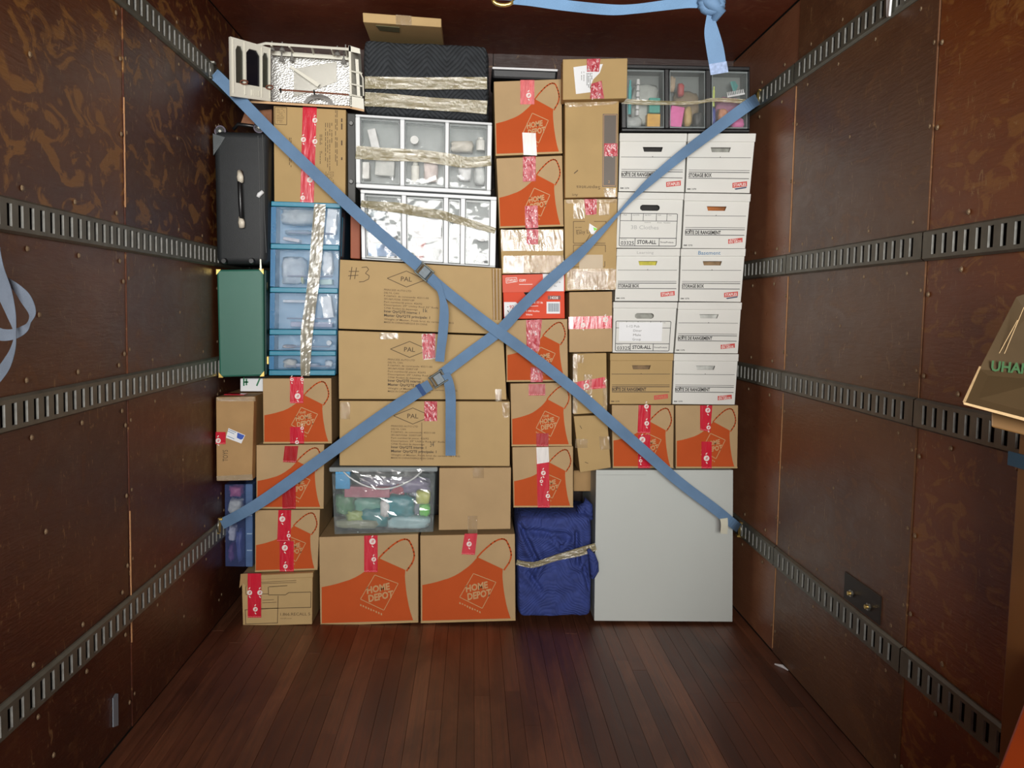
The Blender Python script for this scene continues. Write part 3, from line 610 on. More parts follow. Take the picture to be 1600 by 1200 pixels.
SHAPES = {'white_block': ('box', 14), 'white_plate': ('box', 0), 'round_cap': ('disc', 0), 'white_bottle': ('cyl', 0), 'grey_pouch': ('box', -3), 'white_sheet': ('box', 0), 'pink_strips': ('fan', 12), 'dark_fan': ('fan', -8), 'pen_bundle': ('rods', 0), 'black_cables': ('coil', 0), 'white_cup': ('disc', 0), 'blue_cloth': ('box', 0),
  'teal_bottle': ('cyl', 0), 'clear_tube': ('stack', 0), 'teal_box': ('box', 0), 'yellow_box': ('box', 0), 'pink_sheet': ('box', -8), 'lime_tube': ('cyl', 0), 'teal_fan': ('fan', 0), 'white_comb': ('comb', 12), 'white_folder': ('box', -6), 'white_tray': ('box', 0), 'grey_tray': ('box', 0), 'white_cup2': ('cyl', 0), 'blue_card': ('box', 0), 'rose_pack': ('box', 0), 'rose_fan': ('fan', -70), 'white_roll': ('cyl', 0), 'green_packet': ('box', 2), 'white_pouch': ('box', 8)}
def put(n, l, c, r, Y, dep, m, amp, freq, seed):
    if n in SHAPES: return piece(n, l, c, (r[0]+2, r[1]+1, r[2]-2, r[3]-2), Y, dep, m, *SHAPES[n])
    return lump(n, l, c, r, Y, dep, m, amp, freq, seed)
Y = 4.25; f = Face([(351, 757), (395, 756), (395, 886), (352, 885)], Y); t = root_for('storage_bin', 'tinted blue plastic bin on its side against the left wall', 'plastic bin', f, .4)
shell(f, 0, 0, .72, 1, 0, .38).build('tub', TINT_VIO, t, bevel=.0015, seg=1)
mb = MB(); hx(mb, f, .73, -.0, 1, 1.0, -.004, .38); mb.build('lid', mat('frosted_blue_plastic', (96, 124, 170), .25, var=.2, vscale=12, alpha=.8), t, bevel=.006)
for v in (.62, .40, .2): mb = MB(); hx(mb, f, .80, v, .99, v+.012, -.008, 0); mb.build('lid_rib', mat('pale_blue_plastic', (150, 176, 205), .3), t)
for n, l, c, r, col, s_ in (('toy', 'magenta and white toy at the top of the tinted bin by left wall', 'toy', (347, 760, 378, 780), (176, 90, 130), 1), ('plush_toy', 'white soft toy in the upper half of the tinted bin', 'toy', (348, 780, 379, 806), (214, 220, 214), 2), ('dark_toy', 'dark toy between the white pieces in tinted bin', 'toy', (364, 771, 380, 783), (40, 44, 60), 3), ('crumpled_bag', 'white crumpled plastic lower in the tinted bin', 'bag', (350, 822, 368, 850), (200, 205, 220), 4), ('purple_cloth', 'deep purple cloth at the bottom of the tinted bin', 'cloth', (347, 850, 366, 884), (90, 32, 92), 5), ('navy_cloth', 'navy cloth with white strands in the tinted bin', 'cloth', (366, 828, 380, 884), (70, 80, 140), 6)):
    lump(n, l, c, (max(r[0], 354), r[1], min(r[2], 379), min(r[3], 881)), Y+.012+.004*s_, .09, simple('bin_'+n, col), .35, 3, s_)
# --- column with the drawer tower
Y = 4.16; f = Face([(424, 316), (534, 319.5), (525.5, 585.5), (420.5, 585.5)], Y); t = root_for('drawer_tower', 'teal framed tower of five translucent blue drawers', 'drawer unit', f, .36)
def yv(y): return 1-(y-317)/(587-317)
mb = MB(); hx(mb, f, .985, .005, 1, .995, .0, .36); mb.build('side_post', NAVY_PL, t, bevel=.008)
mb = MB(); hx(mb, f, 1.0, .70, 1.006, .93, .03, .10); mb.build('side_rib', TEAL, t, bevel=.003)
mb = MB(); hx(mb, f, 0, 0, .03, 1, .06, .36); mb.build('side_panel', NAVY_PL, t)
mb = MB(); hx(mb, f, .03, .01, .985, .99, .15, .155); mb.build('back_panel', mat('blue_back_plastic', (150, 178, 204), .4), t)
bars = [(315.5, 323), (381, 389), (449, 457), (515, 523.5), (549, 556.5), (579.5, 588)]
for a, b_ in bars:
    mb = MB(); hx(mb, f, 0, yv(b_), .985, yv(a), -.006, .35); mb.build('shelf_frame', TEAL, t, bevel=.003)
for (a, b_), (c, e) in zip(bars[:-1], bars[1:]):
    mb = MB(); hx(mb, f, .005, yv(c)+.002, .982, yv(b_)-.002, 0, .005); dr = mb.build('drawer', TINT_BLUE, t, bevel=.0015, seg=1)
    vm = (yv(c)+yv(b_))/2; hh = yv(b_)-yv(c)
    mb = MB(); hx(mb, f, .25, vm-hh*.18-.008, .9, vm-hh*.18, -.012, 0); mb.build('drawer_lip', mat('pale_lavender_plastic', (178, 190, 214), .3, alpha=.45), dr, bevel=.003)
    mb = MB(); hx(mb, f, .0, yv(c)+.004, .07, yv(b_)-.004, -.003, .0); mb.build('drawer_side', mat('sky_blue_plastic', (90, 160, 214), .2, alpha=.5), dr)
stripv = None
def catm(pts, n=6):
    out = []; P = [pts[0]]+list(pts)+[pts[-1]]
    for i in range(1, len(P)-2):
        a, b_, c, d = P[i-1], P[i], P[i+1], P[i+2]
        for k in range(n):
            s_ = k/n; out.append(tuple(.5*((2*b_[j])+(-a[j]+c[j])*s_+(2*a[j]-5*b_[j]+4*c[j]-d[j])*s_*s_+(-a[j]+3*b_[j]-3*c[j]+d[j])*s_**3) for j in range(len(b_))))
    out.append(tuple(pts[-1])); return out
def band(name, pts, m, parent=None, th=.0016, n=6, smooth=True, crumple=0):
    """flat strip: pts = (x, y, width, depth[, angle]) along its run; one closed thin mesh"""
    C = catm(pts, n); L, R_ = [], []
    for i, q in enumerate(C):
        a, b_ = C[max(i-1, 0)], C[min(i+1, len(C)-1)]; dx, dy = b_[0]-a[0], b_[1]-a[1]; l = math.hypot(dx, dy) or 1
        nx, ny = dy/l*q[2]/2, -dx/l*q[2]/2; j = 0
        L.append(PY(q[0]+nx, q[1]+ny, q[3]+j)); R_.append(PY(q[0]-nx, q[1]-ny, q[3]-j))
    if crumple:
        mb = MB(); q = 6; rn = random.Random(int(pts[0][0]+pts[0][1])); row = [rn.uniform(-1, 1)*crumple*.5 for _ in range(q+1)]
        for i in range(len(L)):
            row = [r_*.8+rn.uniform(-1, 1)*crumple*.45 for r_ in row]
            for j in range(q+1): p_ = L[i].lerp(R_[i], j/q); mb.v.append(p_+Vector((0, row[j]-crumple, 0)))
        for i in range(len(L)-1):
            for j in range(q): a = i*(q+1)+j; mb.f += [(a, a+1, a+q+2), (a, a+q+2, a+q+1)]
        return mb.build(name, m, parent, solid=False)
    mb = MB(); k = len(L); bk = Vector((0, th, 0)); mb.v = L+R_+[v+bk for v in L]+[v+bk for v in R_]
    for i in range(k-1):
        mb.f += [(i, i+1, k+i+1, k+i), (2*k+i, 3*k+i, 3*k+i+1, 2*k+i+1), (i, 2*k+i, 2*k+i+1, i+1), (k+i, k+i+1, 3*k+i+1, 3*k+i)]
    mb.f += [(0, k, 3*k, 2*k), (k-1, 3*k-1, 4*k-1, 2*k-1)]
    return mb.build(name, m, parent, smooth=False)
band('packing_tape', [(500, 319, 18, Y-.016), (497, 360, 19, Y-.018), (492, 420, 19, Y-.018), (486, 470, 18, Y-.018), (480, 515, 19, Y-.018), (478, 550, 17, Y-.018), (477, 587, 14, Y-.012)], CLEAR_T, t, .0012, 12, crumple=.0025)
TW = [('grey_bag', 'grey plastic bag in the top drawer of the blue tower', 'bag', (436, 326, 492, 355), (190, 190, 184), .05), ('white_folder', 'white folder at right in the top drawer of blue tower', 'folder', (508, 326, 535, 368), (246, 246, 244), .02), ('pink_sheet', 'pale paper with pink print at the bottom of the top blue drawer', 'paper', (440, 371, 470, 380), (228, 214, 212), .05), ('grey_packet', 'grey packet low in the top drawer of blue tower', 'packet', (442, 358, 486, 370), (160, 170, 178), .06),
      ('clear_packet', 'clear bag of small pieces in the second blue drawer', 'bag', (436, 400, 480, 447), (206, 210, 214), .05), ('white_bag', 'white bag at right in the second blue drawer', 'bag', (500, 392, 526, 432), (246, 246, 246), .02), ('green_packet', 'pale green packet at the bottom right of second blue drawer', 'packet', (497, 436, 526, 448), (190, 214, 200), .05), ('yellow_packet', 'small yellow packet in the second blue drawer', 'packet', (468, 430, 476, 447), (220, 216, 140), .04),
      ('white_tray', 'white tray high in the third blue drawer', 'tray', (440, 468, 480, 476), (226, 228, 236), .08), ('white_pouch', 'white pouch at right in the third blue drawer', 'pouch', (501, 462, 522, 500), (244, 244, 246), .02), ('grey_tray', 'long pale grey tray low in the third blue drawer', 'tray', (452, 503, 522, 514), (186, 180, 200), .05),
      ('tan_bundle', 'tan bundle in the fourth blue drawer', 'bundle', (438, 538, 462, 548), (190, 170, 160), .05), ('white_cup', 'white tub at right in the fourth blue drawer', 'tub', (508, 528, 520, 546), (240, 240, 240), .03), ('cream_straps', 'cream straps in the lowest blue drawer', 'straps', (440, 560, 464, 579), (214, 204, 186), .03), ('paper_bundle', 'white bundle at the lowest blue drawer centre', 'bundle', (452, 567, 500, 577), (214, 214, 226), .06), ('white_tub', 'white tub at right in the lowest blue drawer', 'tub', (505, 562, 520, 578), (238, 238, 238), .03)]
for i, (n, l, c, r, col, dp) in enumerate(TW): put(n, l, c, (r[0], r[1], min(r[2], 527 if r[1] < 380 else 521), r[3]-1.5), Y+.010+dp*.6, .06, simple('tower_'+n, col, bump=.5), .3, 3.2, i+20)
# text covered box on the tower
t = cbox('printed_box', 'brown box covered in small upright print with a long red tape', [(427, 165), (541, 171), (540, 319), (428, 315.5)], 4.18, .36, CARD_K); Y = 4.18
red_tape(t, [(473, 167), (495, 168), (490, 317), (469, 316)], Y, 'red', [(492, 188, 4), (474, 218, 4), (492, 221, 4), (484, 281, 4.6), (473, 309, 3.6)])
lines(t, loopl([(429.5, 167), (448, 168), (448, 195), (429.5, 194)]), INK_B, Y, .9); dashes(t, (432, 169, 446, 192), 9, INK_B, Y, False, .7, seed=3)
for k, (a, b_, yA, yB) in enumerate(((499, 504, 210, 262), (507, 520, 192, 272), (523, 528, 172, 290))): dashes(t, (a, yA, b_, yB), 2 if k != 1 else 4, INK_B, Y, True, 1.0, seed=5+k)
dashes(t, (532, 185, 536, 290), 1, INK_B, Y, True, 2.2, seed=9, fill=.5); dashes(t, (451, 215, 456, 268), 2, INK_B, Y, True, 1, seed=12); dashes(t, (508, 268, 522, 312), 6, INK_B, Y, True, .7, seed=14)
# --- white model on top of the printed box
Y = 4.14
def PM(x, y, dy=0): return PY(x, y, Y+dy)
t = thing('model_room', 'white open model room with window wing and silver lining, top left of load', 'scale model', PM(475, 166, .1))
mb = MB(); mb.hexa([PM(389, 157), PM(547, 166), PM(547, 169.5), PM(391, 160.5), PM(389, 157, .28), PM(547, 166, .28), PM(547, 169.5, .28), PM(391, 160.5, .28)]); mb.hexa([PM(547, 166), PM(569, 171), PM(569, 174.5), PM(547, 169.5), PM(547, 166, .28), PM(569, 171, .28), PM(569, 174.5, .28), PM(547, 169.5, .28)]); mb.build('base_board', WOOD_TAN, t)
MB().hexa([PM(424, 86, .16), PM(546, 94, .16), PM(546, 165, .16), PM(424, 158, .16), PM(424, 86, .165), PM(546, 94, .165), PM(546, 165, .165), PM(424, 158, .165)]).build('silver_lining', SILVER, t)
MB().hexa([PM(459, 108, .15), PM(526, 96, .15), PM(526, 128, .15), PM(459, 152, .15), PM(459, 108, .155), PM(526, 96, .155), PM(526, 128, .155), PM(459, 152, .155)]).build('plain_sheet', mat('dull_silver', (170, 168, 160), .4, metal=.6), t)
MB().hexa([PM(451, 104, .12), PM(455, 103, .12), PM(500, 131, .12), PM(496, 136, .12), PM(451, 104, .126), PM(455, 103, .126), PM(500, 131, .126), PM(496, 136, .126)]).build('reflection_strip', MODEL_W, t)  # pale strip stands in for a diagonal reflection on the lining
mb = MB(); A = [math.pi*k/14 for k in range(15)]
for a, b_ in zip(A[:-1], A[1:]):
    mb.hexa([PM(497-24*math.cos(a), 166-19*math.sin(a), .11), PM(497-24*math.cos(b_), 166-19*math.sin(b_), .11), PM(497-18*math.cos(b_), 166-12*math.sin(b_), .11), PM(497-18*math.cos(a), 166-12*math.sin(a), .11)]+[PM(497-24*math.cos(a), 166-19*math.sin(a), .15), PM(497-24*math.cos(b_), 166-19*math.sin(b_), .15), PM(497-18*math.cos(b_), 166-12*math.sin(b_), .15), PM(497-18*math.cos(a), 166-12*math.sin(a), .15)])
mb.build('wheel_arch', MODEL_G, t)
# roof rails and struts
mb = MB(); mb.tube([PM(401, 71.5, -.01), PM(415, 68, -.02), PM(545, 77, -.02)], .006, 6); mb.build('roof_rail', MODEL_W, t)
mb = MB(); mb.hexa([PM(424, 79, .10), PM(546, 88, .10), PM(546, 94, .10), PM(424, 86, .10), PM(424, 79, .14), PM(546, 88, .14), PM(546, 94, .14), PM(424, 86, .14)]); mb.build('roof_beam', MODEL_W, t)
for (xa, ya, xb, yb) in ((424, 70, 428, 80), (452, 72, 458, 82), (487, 73, 490, 84), (518, 76, 522, 87), (540, 77, 543, 89)): MB().tube([PM(xa, ya, -.018), PM(xb, yb, .10)], .005, 6).build('roof_strut', MODEL_W, t)
for (x, y, dy) in ((425, 75, .03), (441, 76, .03), (440, 92, .09), (456, 92, .1), (527, 82, .04), (537, 96, .08), (553, 97, .06), (540, 80, .05)):
    c = PM(x, y, dy); sp_o = MB().cyl(c+Vector((0, 0, .012)), (0, 0, -1), .006, .022, 10, .013).build('spot_lamp', MODEL_G, t); MB().tube([c+Vector((0, 0, .012)), c+Vector((0, .0, .028))], .003, 6).build('lamp_stem', MODEL_G, sp_o)
MB().tube([PM(436, 140, .02), PM(545, 148, .02)], .0042, 8).build('rod', COPPER, t)
for (x, y) in ((438, 141), (490.5, 144)): MB().tube([PM(x, y-3.5, .015), PM(x+1, y+4, .015)], .004, 6).build('rod_clip', BLACK_PL, t)
# window wing swung towards the camera
W4 = [PY(360, 57, 3.98), PY(423, 75, 4.14), PY(423, 158.5, 4.14), PY(361.5, 150, 3.98)]
def WA(u, v, d=0):
    a, b_, c, e = W4; q = (e*(1-u)+c*u)*(1-v)+(a*(1-u)+b_*u)*v; nrm = Vector((.16, -.17, 0)).normalized(); return q-nrm*d
wing = MB()
def wbar(u0, v0, u1, v1, th=.014):
    wing.hexa([WA(u0, v1), WA(u1, v1), WA(u1, v0), WA(u0, v0), WA(u0, v1, th), WA(u1, v1, th), WA(u1, v0, th), WA(u0, v0, th)])
ops = [(.12, .31), (.38, .73), (.79, .95)]; v0_, v1_ = .24, .88; cu = 0
for a, b_ in ops: wbar(cu, 0, a, 1); wbar(a, 0, b_, v0_); wbar(a, v1_, b_, 1); cu = b_
wbar(cu, 0, 1, 1)
for a, b_ in ops:
    k_ = (b_-a)*.22
    for (c, e) in ((a, a+k_), (b_, b_-k_)):
        wing.prism([WA(c, v1_), WA(e, v1_), WA(c, v1_-.08)], tuple(WA(c, v1_, .014)-WA(c, v1_)))
wo = wing.build('window_wing', MODEL_W, t)
for i, (a, b_) in enumerate(ops):
    MB().prism([WA(a, v0_, .008), WA(b_, v0_, .008), WA(b_, v1_, .008), WA(a, v1_, .008)], tuple(WA(0, 0, .002)-WA(0, 0))).build('pane', WIN_DARK if i == 1 else mat('smoky_pane', (70, 70, 62), .1, alpha=.7), wo)
for u in (.05, .33, .34, .76, .97): MB().prism([WA(u, .05, -.003), WA(u+.02, .05, -.003), WA(u+.02, .97, -.003), WA(u, .97, -.003)], tuple(WA(0, 0, .003)-WA(0, 0))).build('mullion', MODEL_W, wo)
for k in range(5): MB().prism([WA(.5+k*.045, .06, -.004), WA(.52+k*.045, .06, -.004), WA(.52+k*.045, .16, -.004), WA(.5+k*.045, .16, -.004)], tuple(WA(0, 0, .004)-WA(0, 0))).build('louvre', MODEL_W, wo)
for (u, v) in ((.28, .26), (.93, .25)):
    mb = MB(); c = WA(u, v, -.012); mb.tube([c+Vector((math.cos(a)*.016, 0, math.sin(a)*.008)) for a in [2*math.pi*k/12 for k in range(12)]], .003, 6, True); mb.build('fitting', COPPER, wo)
mb = MB(); mb.hexa([PM(544.5, 71), PM(548, 71.5), PM(550, 168), PM(547, 167.5), PM(562, 76, .16), PM(563, 77, .16), PM(569, 171, .16), PM(568, 170, .16)]); mb.hexa([PM(545, 71), PM(562, 76), PM(563, 84), PM(545, 80), PM(545, 71, .01), PM(562, 76, .01), PM(563, 84, .01), PM(545, 80, .01)]); mb.hexa([PM(547, 150), PM(568, 154), PM(569, 171), PM(547, 167), PM(547, 150, .01), PM(568, 154, .01), PM(569, 171, .01), PM(547, 167, .01)]); mb.hexa([PM(555, 92), PM(560, 93), PM(563, 152), PM(558, 151), PM(555, 92, .01), PM(560, 93, .01), PM(563, 152, .01), PM(558, 151, .01)]); mb.build('end_panel', MODEL_W, t)
for y in (111, 131, 148): MB().tube([PM(548, y, -.004), PM(566, y+4, -.004)], .0035, 6).build('ladder_rung', MODEL_W, t)
MB().tube([PM(562, 112, -.006), PM(567, 122, -.008), PM(568, 150, -.006)], .003, 6).build('hand_rail', MODEL_W, t)

# --- flat box and black bundle
t = cbox('flat_box', 'flat cardboard box lying on the black bundle just under the ceiling', [(566, 19), (690, 28.5), (690, 43), (567, 35)], 4.0, .34, CARD_L)
f = FACE[t.name]; mb = MB().prism([f.at(.42, 0, -.001), f.at(.62, 0, -.001), f.at(.62, 1, -.001), f.at(.42, 1, -.001)], (0, .001, 0)); mb.build('clear_tape', CLEAR_V, t)
zb = min(f.p[2].z, f.p[3].z); a = f.p[3]
hl = MB().prism([(a.x+.05, 4.03, a.z-.003), (a.x+.15, 4.03, a.z-.008), (a.x+.145, 4.10, a.z-.008), (a.x+.06, 4.10, a.z-.003)], (0, 0, .003)).build('hand_hole', mat('dull_olive_card', (96, 92, 62), .8), t)
def bundle(name, label, c4, Y, depth, m, amp, seed, nx=30, nz=22, ny=6, ex=8, fold=None):
    f = Face(c4, Y); t = root_for(name, label, 'bundle', f, depth); mb = MB()
    bm = bmesh.new(); bmesh.ops.create_grid(bm, x_segments=1, y_segments=1, size=.1); bm.free()
    def surf(u, v, w_):   # point on a soft box, u,v,w in -1..1 on the cube surface
        x, y, z_ = u, w_, v
        p = Vector((x, y, z_)); q = p.copy()
        l = (abs(x)**ex+abs(y)**ex+abs(z_)**ex)**(1/ex); q = p/l
        n = noise.noise(Vector((x*1.7, z_*1.7, y*1.2))+Vector((seed, 0, 0)))*amp+noise.noise(Vector((x*5, z_*5, y*3))+Vector((seed, 2, 0)))*amp*.4
        uu, vv = (q.x+1)/2, (q.z+1)/2; g = f.at(uu, vv, 0); yy = Y+(q.y+1)/2*depth
        fo = fold(uu, vv) if fold and q.y < 0 else 0
        return Vector((g.x+(n*.5 if abs(x) > .9 else 0), yy+(-n+fo if w_ < 0 else 0)*(1 if abs(w_) > .99 else .3)+(.012 if w_ < 0 else 0), g.z+(n*.4 if v > .9 else 0)))
    def grid(fn, a, b_):
        base = len(mb.v)
        for i in range(a+1):
            for j in range(b_+1): mb.v.append(fn(-1+2*i/a, -1+2*j/b_))
        for i in range(a):
            for j in range(b_): mb.f.append((base+i*(b_+1)+j, base+(i+1)*(b_+1)+j, base+(i+1)*(b_+1)+j+1, base+i*(b_+1)+j+1))
    grid(lambda a, b_: surf(a, b_, -1), nx, nz); grid(lambda a, b_: surf(a, b_, 1), nx, nz); grid(lambda a, b_: surf(a, 1, b_), nx, ny); grid(lambda a, b_: surf(a, -1, b_), nx, ny)
    grid(lambda a, b_: surf(1, a, b_), nz, ny); grid(lambda a, b_: surf(-1, a, b_), nz, ny)
    o = mb.build('quilted_cover', m, t, smooth=True)
    bm = bmesh.new(); bm.from_mesh(o.data); bmesh.ops.remove_doubles(bm, verts=bm.verts, dist=.0005); bmesh.ops.recalc_face_normals(bm, faces=bm.faces); bm.to_mesh(o.data); bm.free()
    return t, f
t, f = bundle('blanket_bundle', 'black quilted moving blanket wrapped with two bands of tape', [(565, 59.5), (764, 70), (764, 190), (568, 177)], 4.15, .40, QUILT_K, .009, 3.1, 40, 26, ex=18)
band('packing_tape', [(570, 129, 19, 4.142), (600, 129.5, 19, 4.138), (660, 130.5, 19, 4.136), (720, 130, 19, 4.138), (761, 130, 19, 4.142)], CLEAR_H, t, .001, 14, crumple=.001)
band('packing_tape', [(570, 155, 22, 4.142), (610, 157, 21, 4.138), (670, 162, 20, 4.136), (720, 165, 20, 4.138), (761, 168, 21, 4.142)], CLEAR_H, t, .001, 14, crumple=.001)
# --- white drawer organisers
def organiser(label, c4, Y, depth, frame, cells, dm, bt=.035, bb=.06, rim=None):
    f = Face(c4, Y); t = root_for('drawer_organiser', label, 'drawer organiser', f, depth)
    su = .022; mb = MB()
    hx(mb, f, 0, 0, 1, bb, 0, depth); hx(mb, f, 0, 1-bt, 1, 1, 0, depth)
    edges = [0]+[c for c in cells]+[1]
    hx(mb, f, 0, bb, cells[0][0], 1-bt, 0, depth); hx(mb, f, cells[-1][1], bb, 1, 1-bt, 0, depth)
    for (a, b_), (c, e) in zip(cells[:-1], cells[1:]): hx(mb, f, b_, bb, c, 1-bt, 0, depth)
    mb.build('frame', frame, t, bevel=.004); mb = MB(); hx(mb, f, cells[0][0], bb, cells[-1][1], 1-bt, .13, .136); mb.build('back_panel', mat('grey_inner_plastic', (150, 156, 154), .5) if frame is WHITE_PL else mat('dark_inner_plastic', (118, 124, 120), .5), t)
    for a, b_ in cells:
        g = .004; mb = MB(); hx(mb, f, a+g, bb+.01, b_-g, 1-bt-.02, .008, .012); dr = mb.build('drawer', dm, t)
        mb = MB(); e = .012
        hx(mb, f, a+g, bb+.01, a+g+e*.5, 1-bt-.02, .004, .012); hx(mb, f, b_-g-e*.5, bb+.01, b_-g, 1-bt-.02, .004, .012); hx(mb, f, a+g, 1-bt-.045, b_-g, 1-bt-.02, .0, .012); hx(mb, f, a+g, bb+.01, b_-g, bb+.03, .002, .012)
        mb.build('drawer_rim', rim or mat('grey_clear_rim', (150, 158, 158), .2, alpha=.6), dr)
        mb = MB(); hx(mb, f, a+g, bb+.01, b_-g, bb+.016, .012, .128); mb.build('drawer_floor', dm, dr)
    return t, f
Y = 4.165
t, f = organiser('white three-drawer organiser under the black bundle, tape across its middle', [(555, 178), (769, 191.5), (767, 304.5), (556, 293)], Y, .32, WHITE_PL, [(.035, .325), (.36, .655), (.685, .965)], TINT_CLEAR)
band('packing_tape', [(556, 238, 21, Y-.004), (600, 241, 20, Y-.006), (660, 244, 19, Y-.006), (705, 250, 19, Y-.006), (730, 254, 17, Y-.006), (767, 251, 16, Y-.004)], CLEAR_H, t, .001, 14, crumple=.002)
OC = [('white_block', 'white block leaning in the left drawer of upper white organiser', 'block', (575, 200, 592, 235), (238, 238, 236)), ('white_plate', 'white notched plate at the left of upper white organiser', 'plate', (564, 252, 579, 281), (240, 238, 232)), ('grey_pouch', 'pale pouch in the left drawer of upper white organiser', 'pouch', (584, 250, 618, 276), (196, 198, 192)), ('round_cap', 'white round cap in the middle drawer of upper white organiser', 'cap', (639, 209, 656, 229), (234, 234, 230)), ('white_bottle', 'white ribbed bottle in the middle drawer of upper white organiser', 'bottle', (640, 251, 657, 285), (236, 236, 226)), ('pink_bag', 'pinkish clear bag in the middle drawer of upper white organiser', 'bag', (660, 248, 686, 286), (224, 208, 202)), ('white_roll', 'white roll in the right drawer of upper white organiser', 'roll', (742, 213, 760, 236), (240, 238, 230)), ('beige_cloth', 'beige cloth in the right drawer of upper white organiser', 'cloth', (702, 218, 742, 238), (206, 200, 186)), ('crumpled_bag', 'crumpled white bag low in the right drawer of upper white organiser', 'bag', (714, 256, 738, 284), (236, 238, 238)), ('clear_bag', 'clear bag beside the crumpled white bag in upper white organiser', 'bag', (739, 256, 760, 290), (214, 218, 216))]
for i, (n, l, c, r, col) in enumerate(OC): put(n, l, c, r, Y+.03+.006*(i % 3), .07, simple('org_'+n, col), .3, 3, i+50)
Y = 4.165
t, f = organiser('white four-drawer organiser standing on the top brown carton', [(563, 296), (776, 307.5), (774, 418), (565, 405)], Y, .32, WHITE_PL, [(.03, .30), (.335, .61), (.645, .735), (.77, .955)], TINT_CLEAR, .05, .02)
band('packing_tape', [(564, 318, 10, Y-.004), (592, 322, 14, Y-.007), (625, 325, 16, Y-.007), (650, 330, 15, Y-.007), (690, 336, 14, Y-.007), (706, 341, 13, Y-.007), (735, 349, 12, Y-.007), (774, 361, 9, Y-.004)], CLEAR_H, t, .001, 14, crumple=.003)
OC = [('blue_cloth', 'folded blue cloth in the left drawer of lower white organiser', 'cloth', (573, 380, 621, 402), (98, 140, 190)), ('white_bag', 'white bag above the blue cloth in lower white organiser', 'bag', (573, 346, 621, 380), (232, 236, 240)), ('grey_packet', 'grey packet high in the left drawer of lower white organiser', 'packet', (574, 326, 604, 345), (160, 176, 186)), ('white_sheet', 'glossy white sheets in the second drawer of lower white organiser', 'sheets', (643, 340, 692, 372), (246, 246, 246)), ('pink_strips', 'pink and white slats in the second drawer of lower white organiser', 'slats', (640, 372, 668, 408), (216, 140, 140)), ('dark_fan', 'dark fanned pieces in the second drawer of lower white organiser', 'pieces', (672, 384, 692, 406), (80, 86, 88)), ('pen_bundle', 'bundle of pale pens in the narrow drawer of lower white organiser', 'pens', (705, 370, 726, 412), (186, 194, 194)), ('white_packet', 'white packet above the pens in lower white organiser', 'packet', (706, 345, 724, 368), (240, 240, 238)), ('black_cables', 'coiled black cables in the right drawer of lower white organiser', 'cables', (740, 390, 764, 412), (52, 54, 56)), ('white_cup', 'white cup above the black cables in lower white organiser', 'cup', (742, 350, 764, 388), (236, 236, 236))]
for i, (n, l, c, r, col) in enumerate(OC): put(n, l, c, r, Y+.03+.006*(i % 3), .07, simple('low_'+n, col), .3, 4, i+70)
# dark case between the tower and the organisers and the apron box behind
t = cbox('black_case', 'narrow black case with grey knobs between printed box and white organiser', [(542, 176), (556, 177), (556, 318), (543, 318)], 4.20, .25, mat('black_case_vinyl', (46, 46, 44), .5))
for (x, y) in ((549, 193), (549, 284)): MB().cyl(PY(x, y, 4.20), (0, -1, 0), .011, .012, 14, .008).build('knob', mat('grey_knob', (110, 110, 108), .4), t)
cbox('far_box', 'orange brown box deep in the gap beside the blue drawer tower', [(547, 332), (563, 333), (563, 405), (547, 404)], 4.32, .2, mat('orange_brown_card', (160, 84, 52), .6))
# --- three long brown cartons
PAL = ['PRINCESS AUTO LTD', 'DELTA, CAN', 'P.O#/NO. de commande: 45511-00', 'SKU#/UGS#: 3200710P', 'Part number/# piece: 42692', 'Description: 29" Utility Rod 35" Rolls', 'C/N#: Roulant de depannage', 'Inner Qty/QTE interne: 1', 'Master Qty/QTE principale: 1', 'Weight of Master, Poids brut du carton: 18.1 KG', 'MADE IN CHINA/FABRIQUE EN CHINE']
def pal(label, c4, Y, cx, cy, tx, ty, lh, ang, tape=None, hand=None):
    t = cbox('long_carton', label, c4, Y, .42, CARD_L, group='long brown cartons with a diamond mark'); hw, hh = 30, 12.5; s_ = -math.tan(math.radians(ang))
    lines(t, loopl([(cx-hw, cy-hw*s_), (cx, cy-hh), (cx+hw, cy+hw*s_), (cx, cy+hh)]), INK_B, Y, 1.1, name='diamond_mark')
    text(t, 'PAL', cx, cy, 7, INK_B, Y, align='C', ang=ang, wpx=17, bold=.012)
    mb = MB(); mk = MB(); yy = ty; W_ = [42, 23, 69, 47, 59, 84, 52, 55, 71, 108, 67]
    for i, s in enumerate(PAL):
        big = i in (7, 8); text_into(mk if big else mb, s, tx, yy+(3.6 if big else 2.8), 3.9 if big else 2.7, Y-.0012, ang=ang, wpx=W_[i], bold=.02 if big else .006); yy += lh*(1.25 if big else .93)
    mb.build('fine_print', INK_B, t, solid=False); mk.build('lettering', mat('dark_brown_ink', (66, 48, 28), .6), t, solid=False)
    return t
t = pal('topmost long carton, hand marked number three, under the white organisers', [(528.5, 405), (784, 419), (785, 523), (528.5, 514)], 4.165, 635, 436, 600, 451, 5.1, -2.3)
lines(t, [(550, 417, 547, 437), (557, 418, 554, 436), (545, 424, 561, 424), (544, 431, 560, 430), (565, 418, 573, 417), (573, 417, 576, 421), (576, 421, 571, 427), (571, 427, 577, 431), (577, 431, 576, 436), (576, 436, 568, 440), (568, 440, 561, 440.5)], INK_B, 4.165, 1.1, name='handwriting'); text(t, '1k', 661, 488, 6, INK, 4.165, wpx=7)
for x in (771, 776, 781): lines(t, [(x, 420, x+1, 500)], mat('amber_tape_edge', (150, 112, 62), .3), 4.165, 1.6, name='tape_crease')
clear_tape(t, [(768, 420), (784, 421), (784, 500), (770, 500)], 4.165, mat('amber_tape', (178, 140, 78), .6, var=.1, alpha=.35, spec=.15))
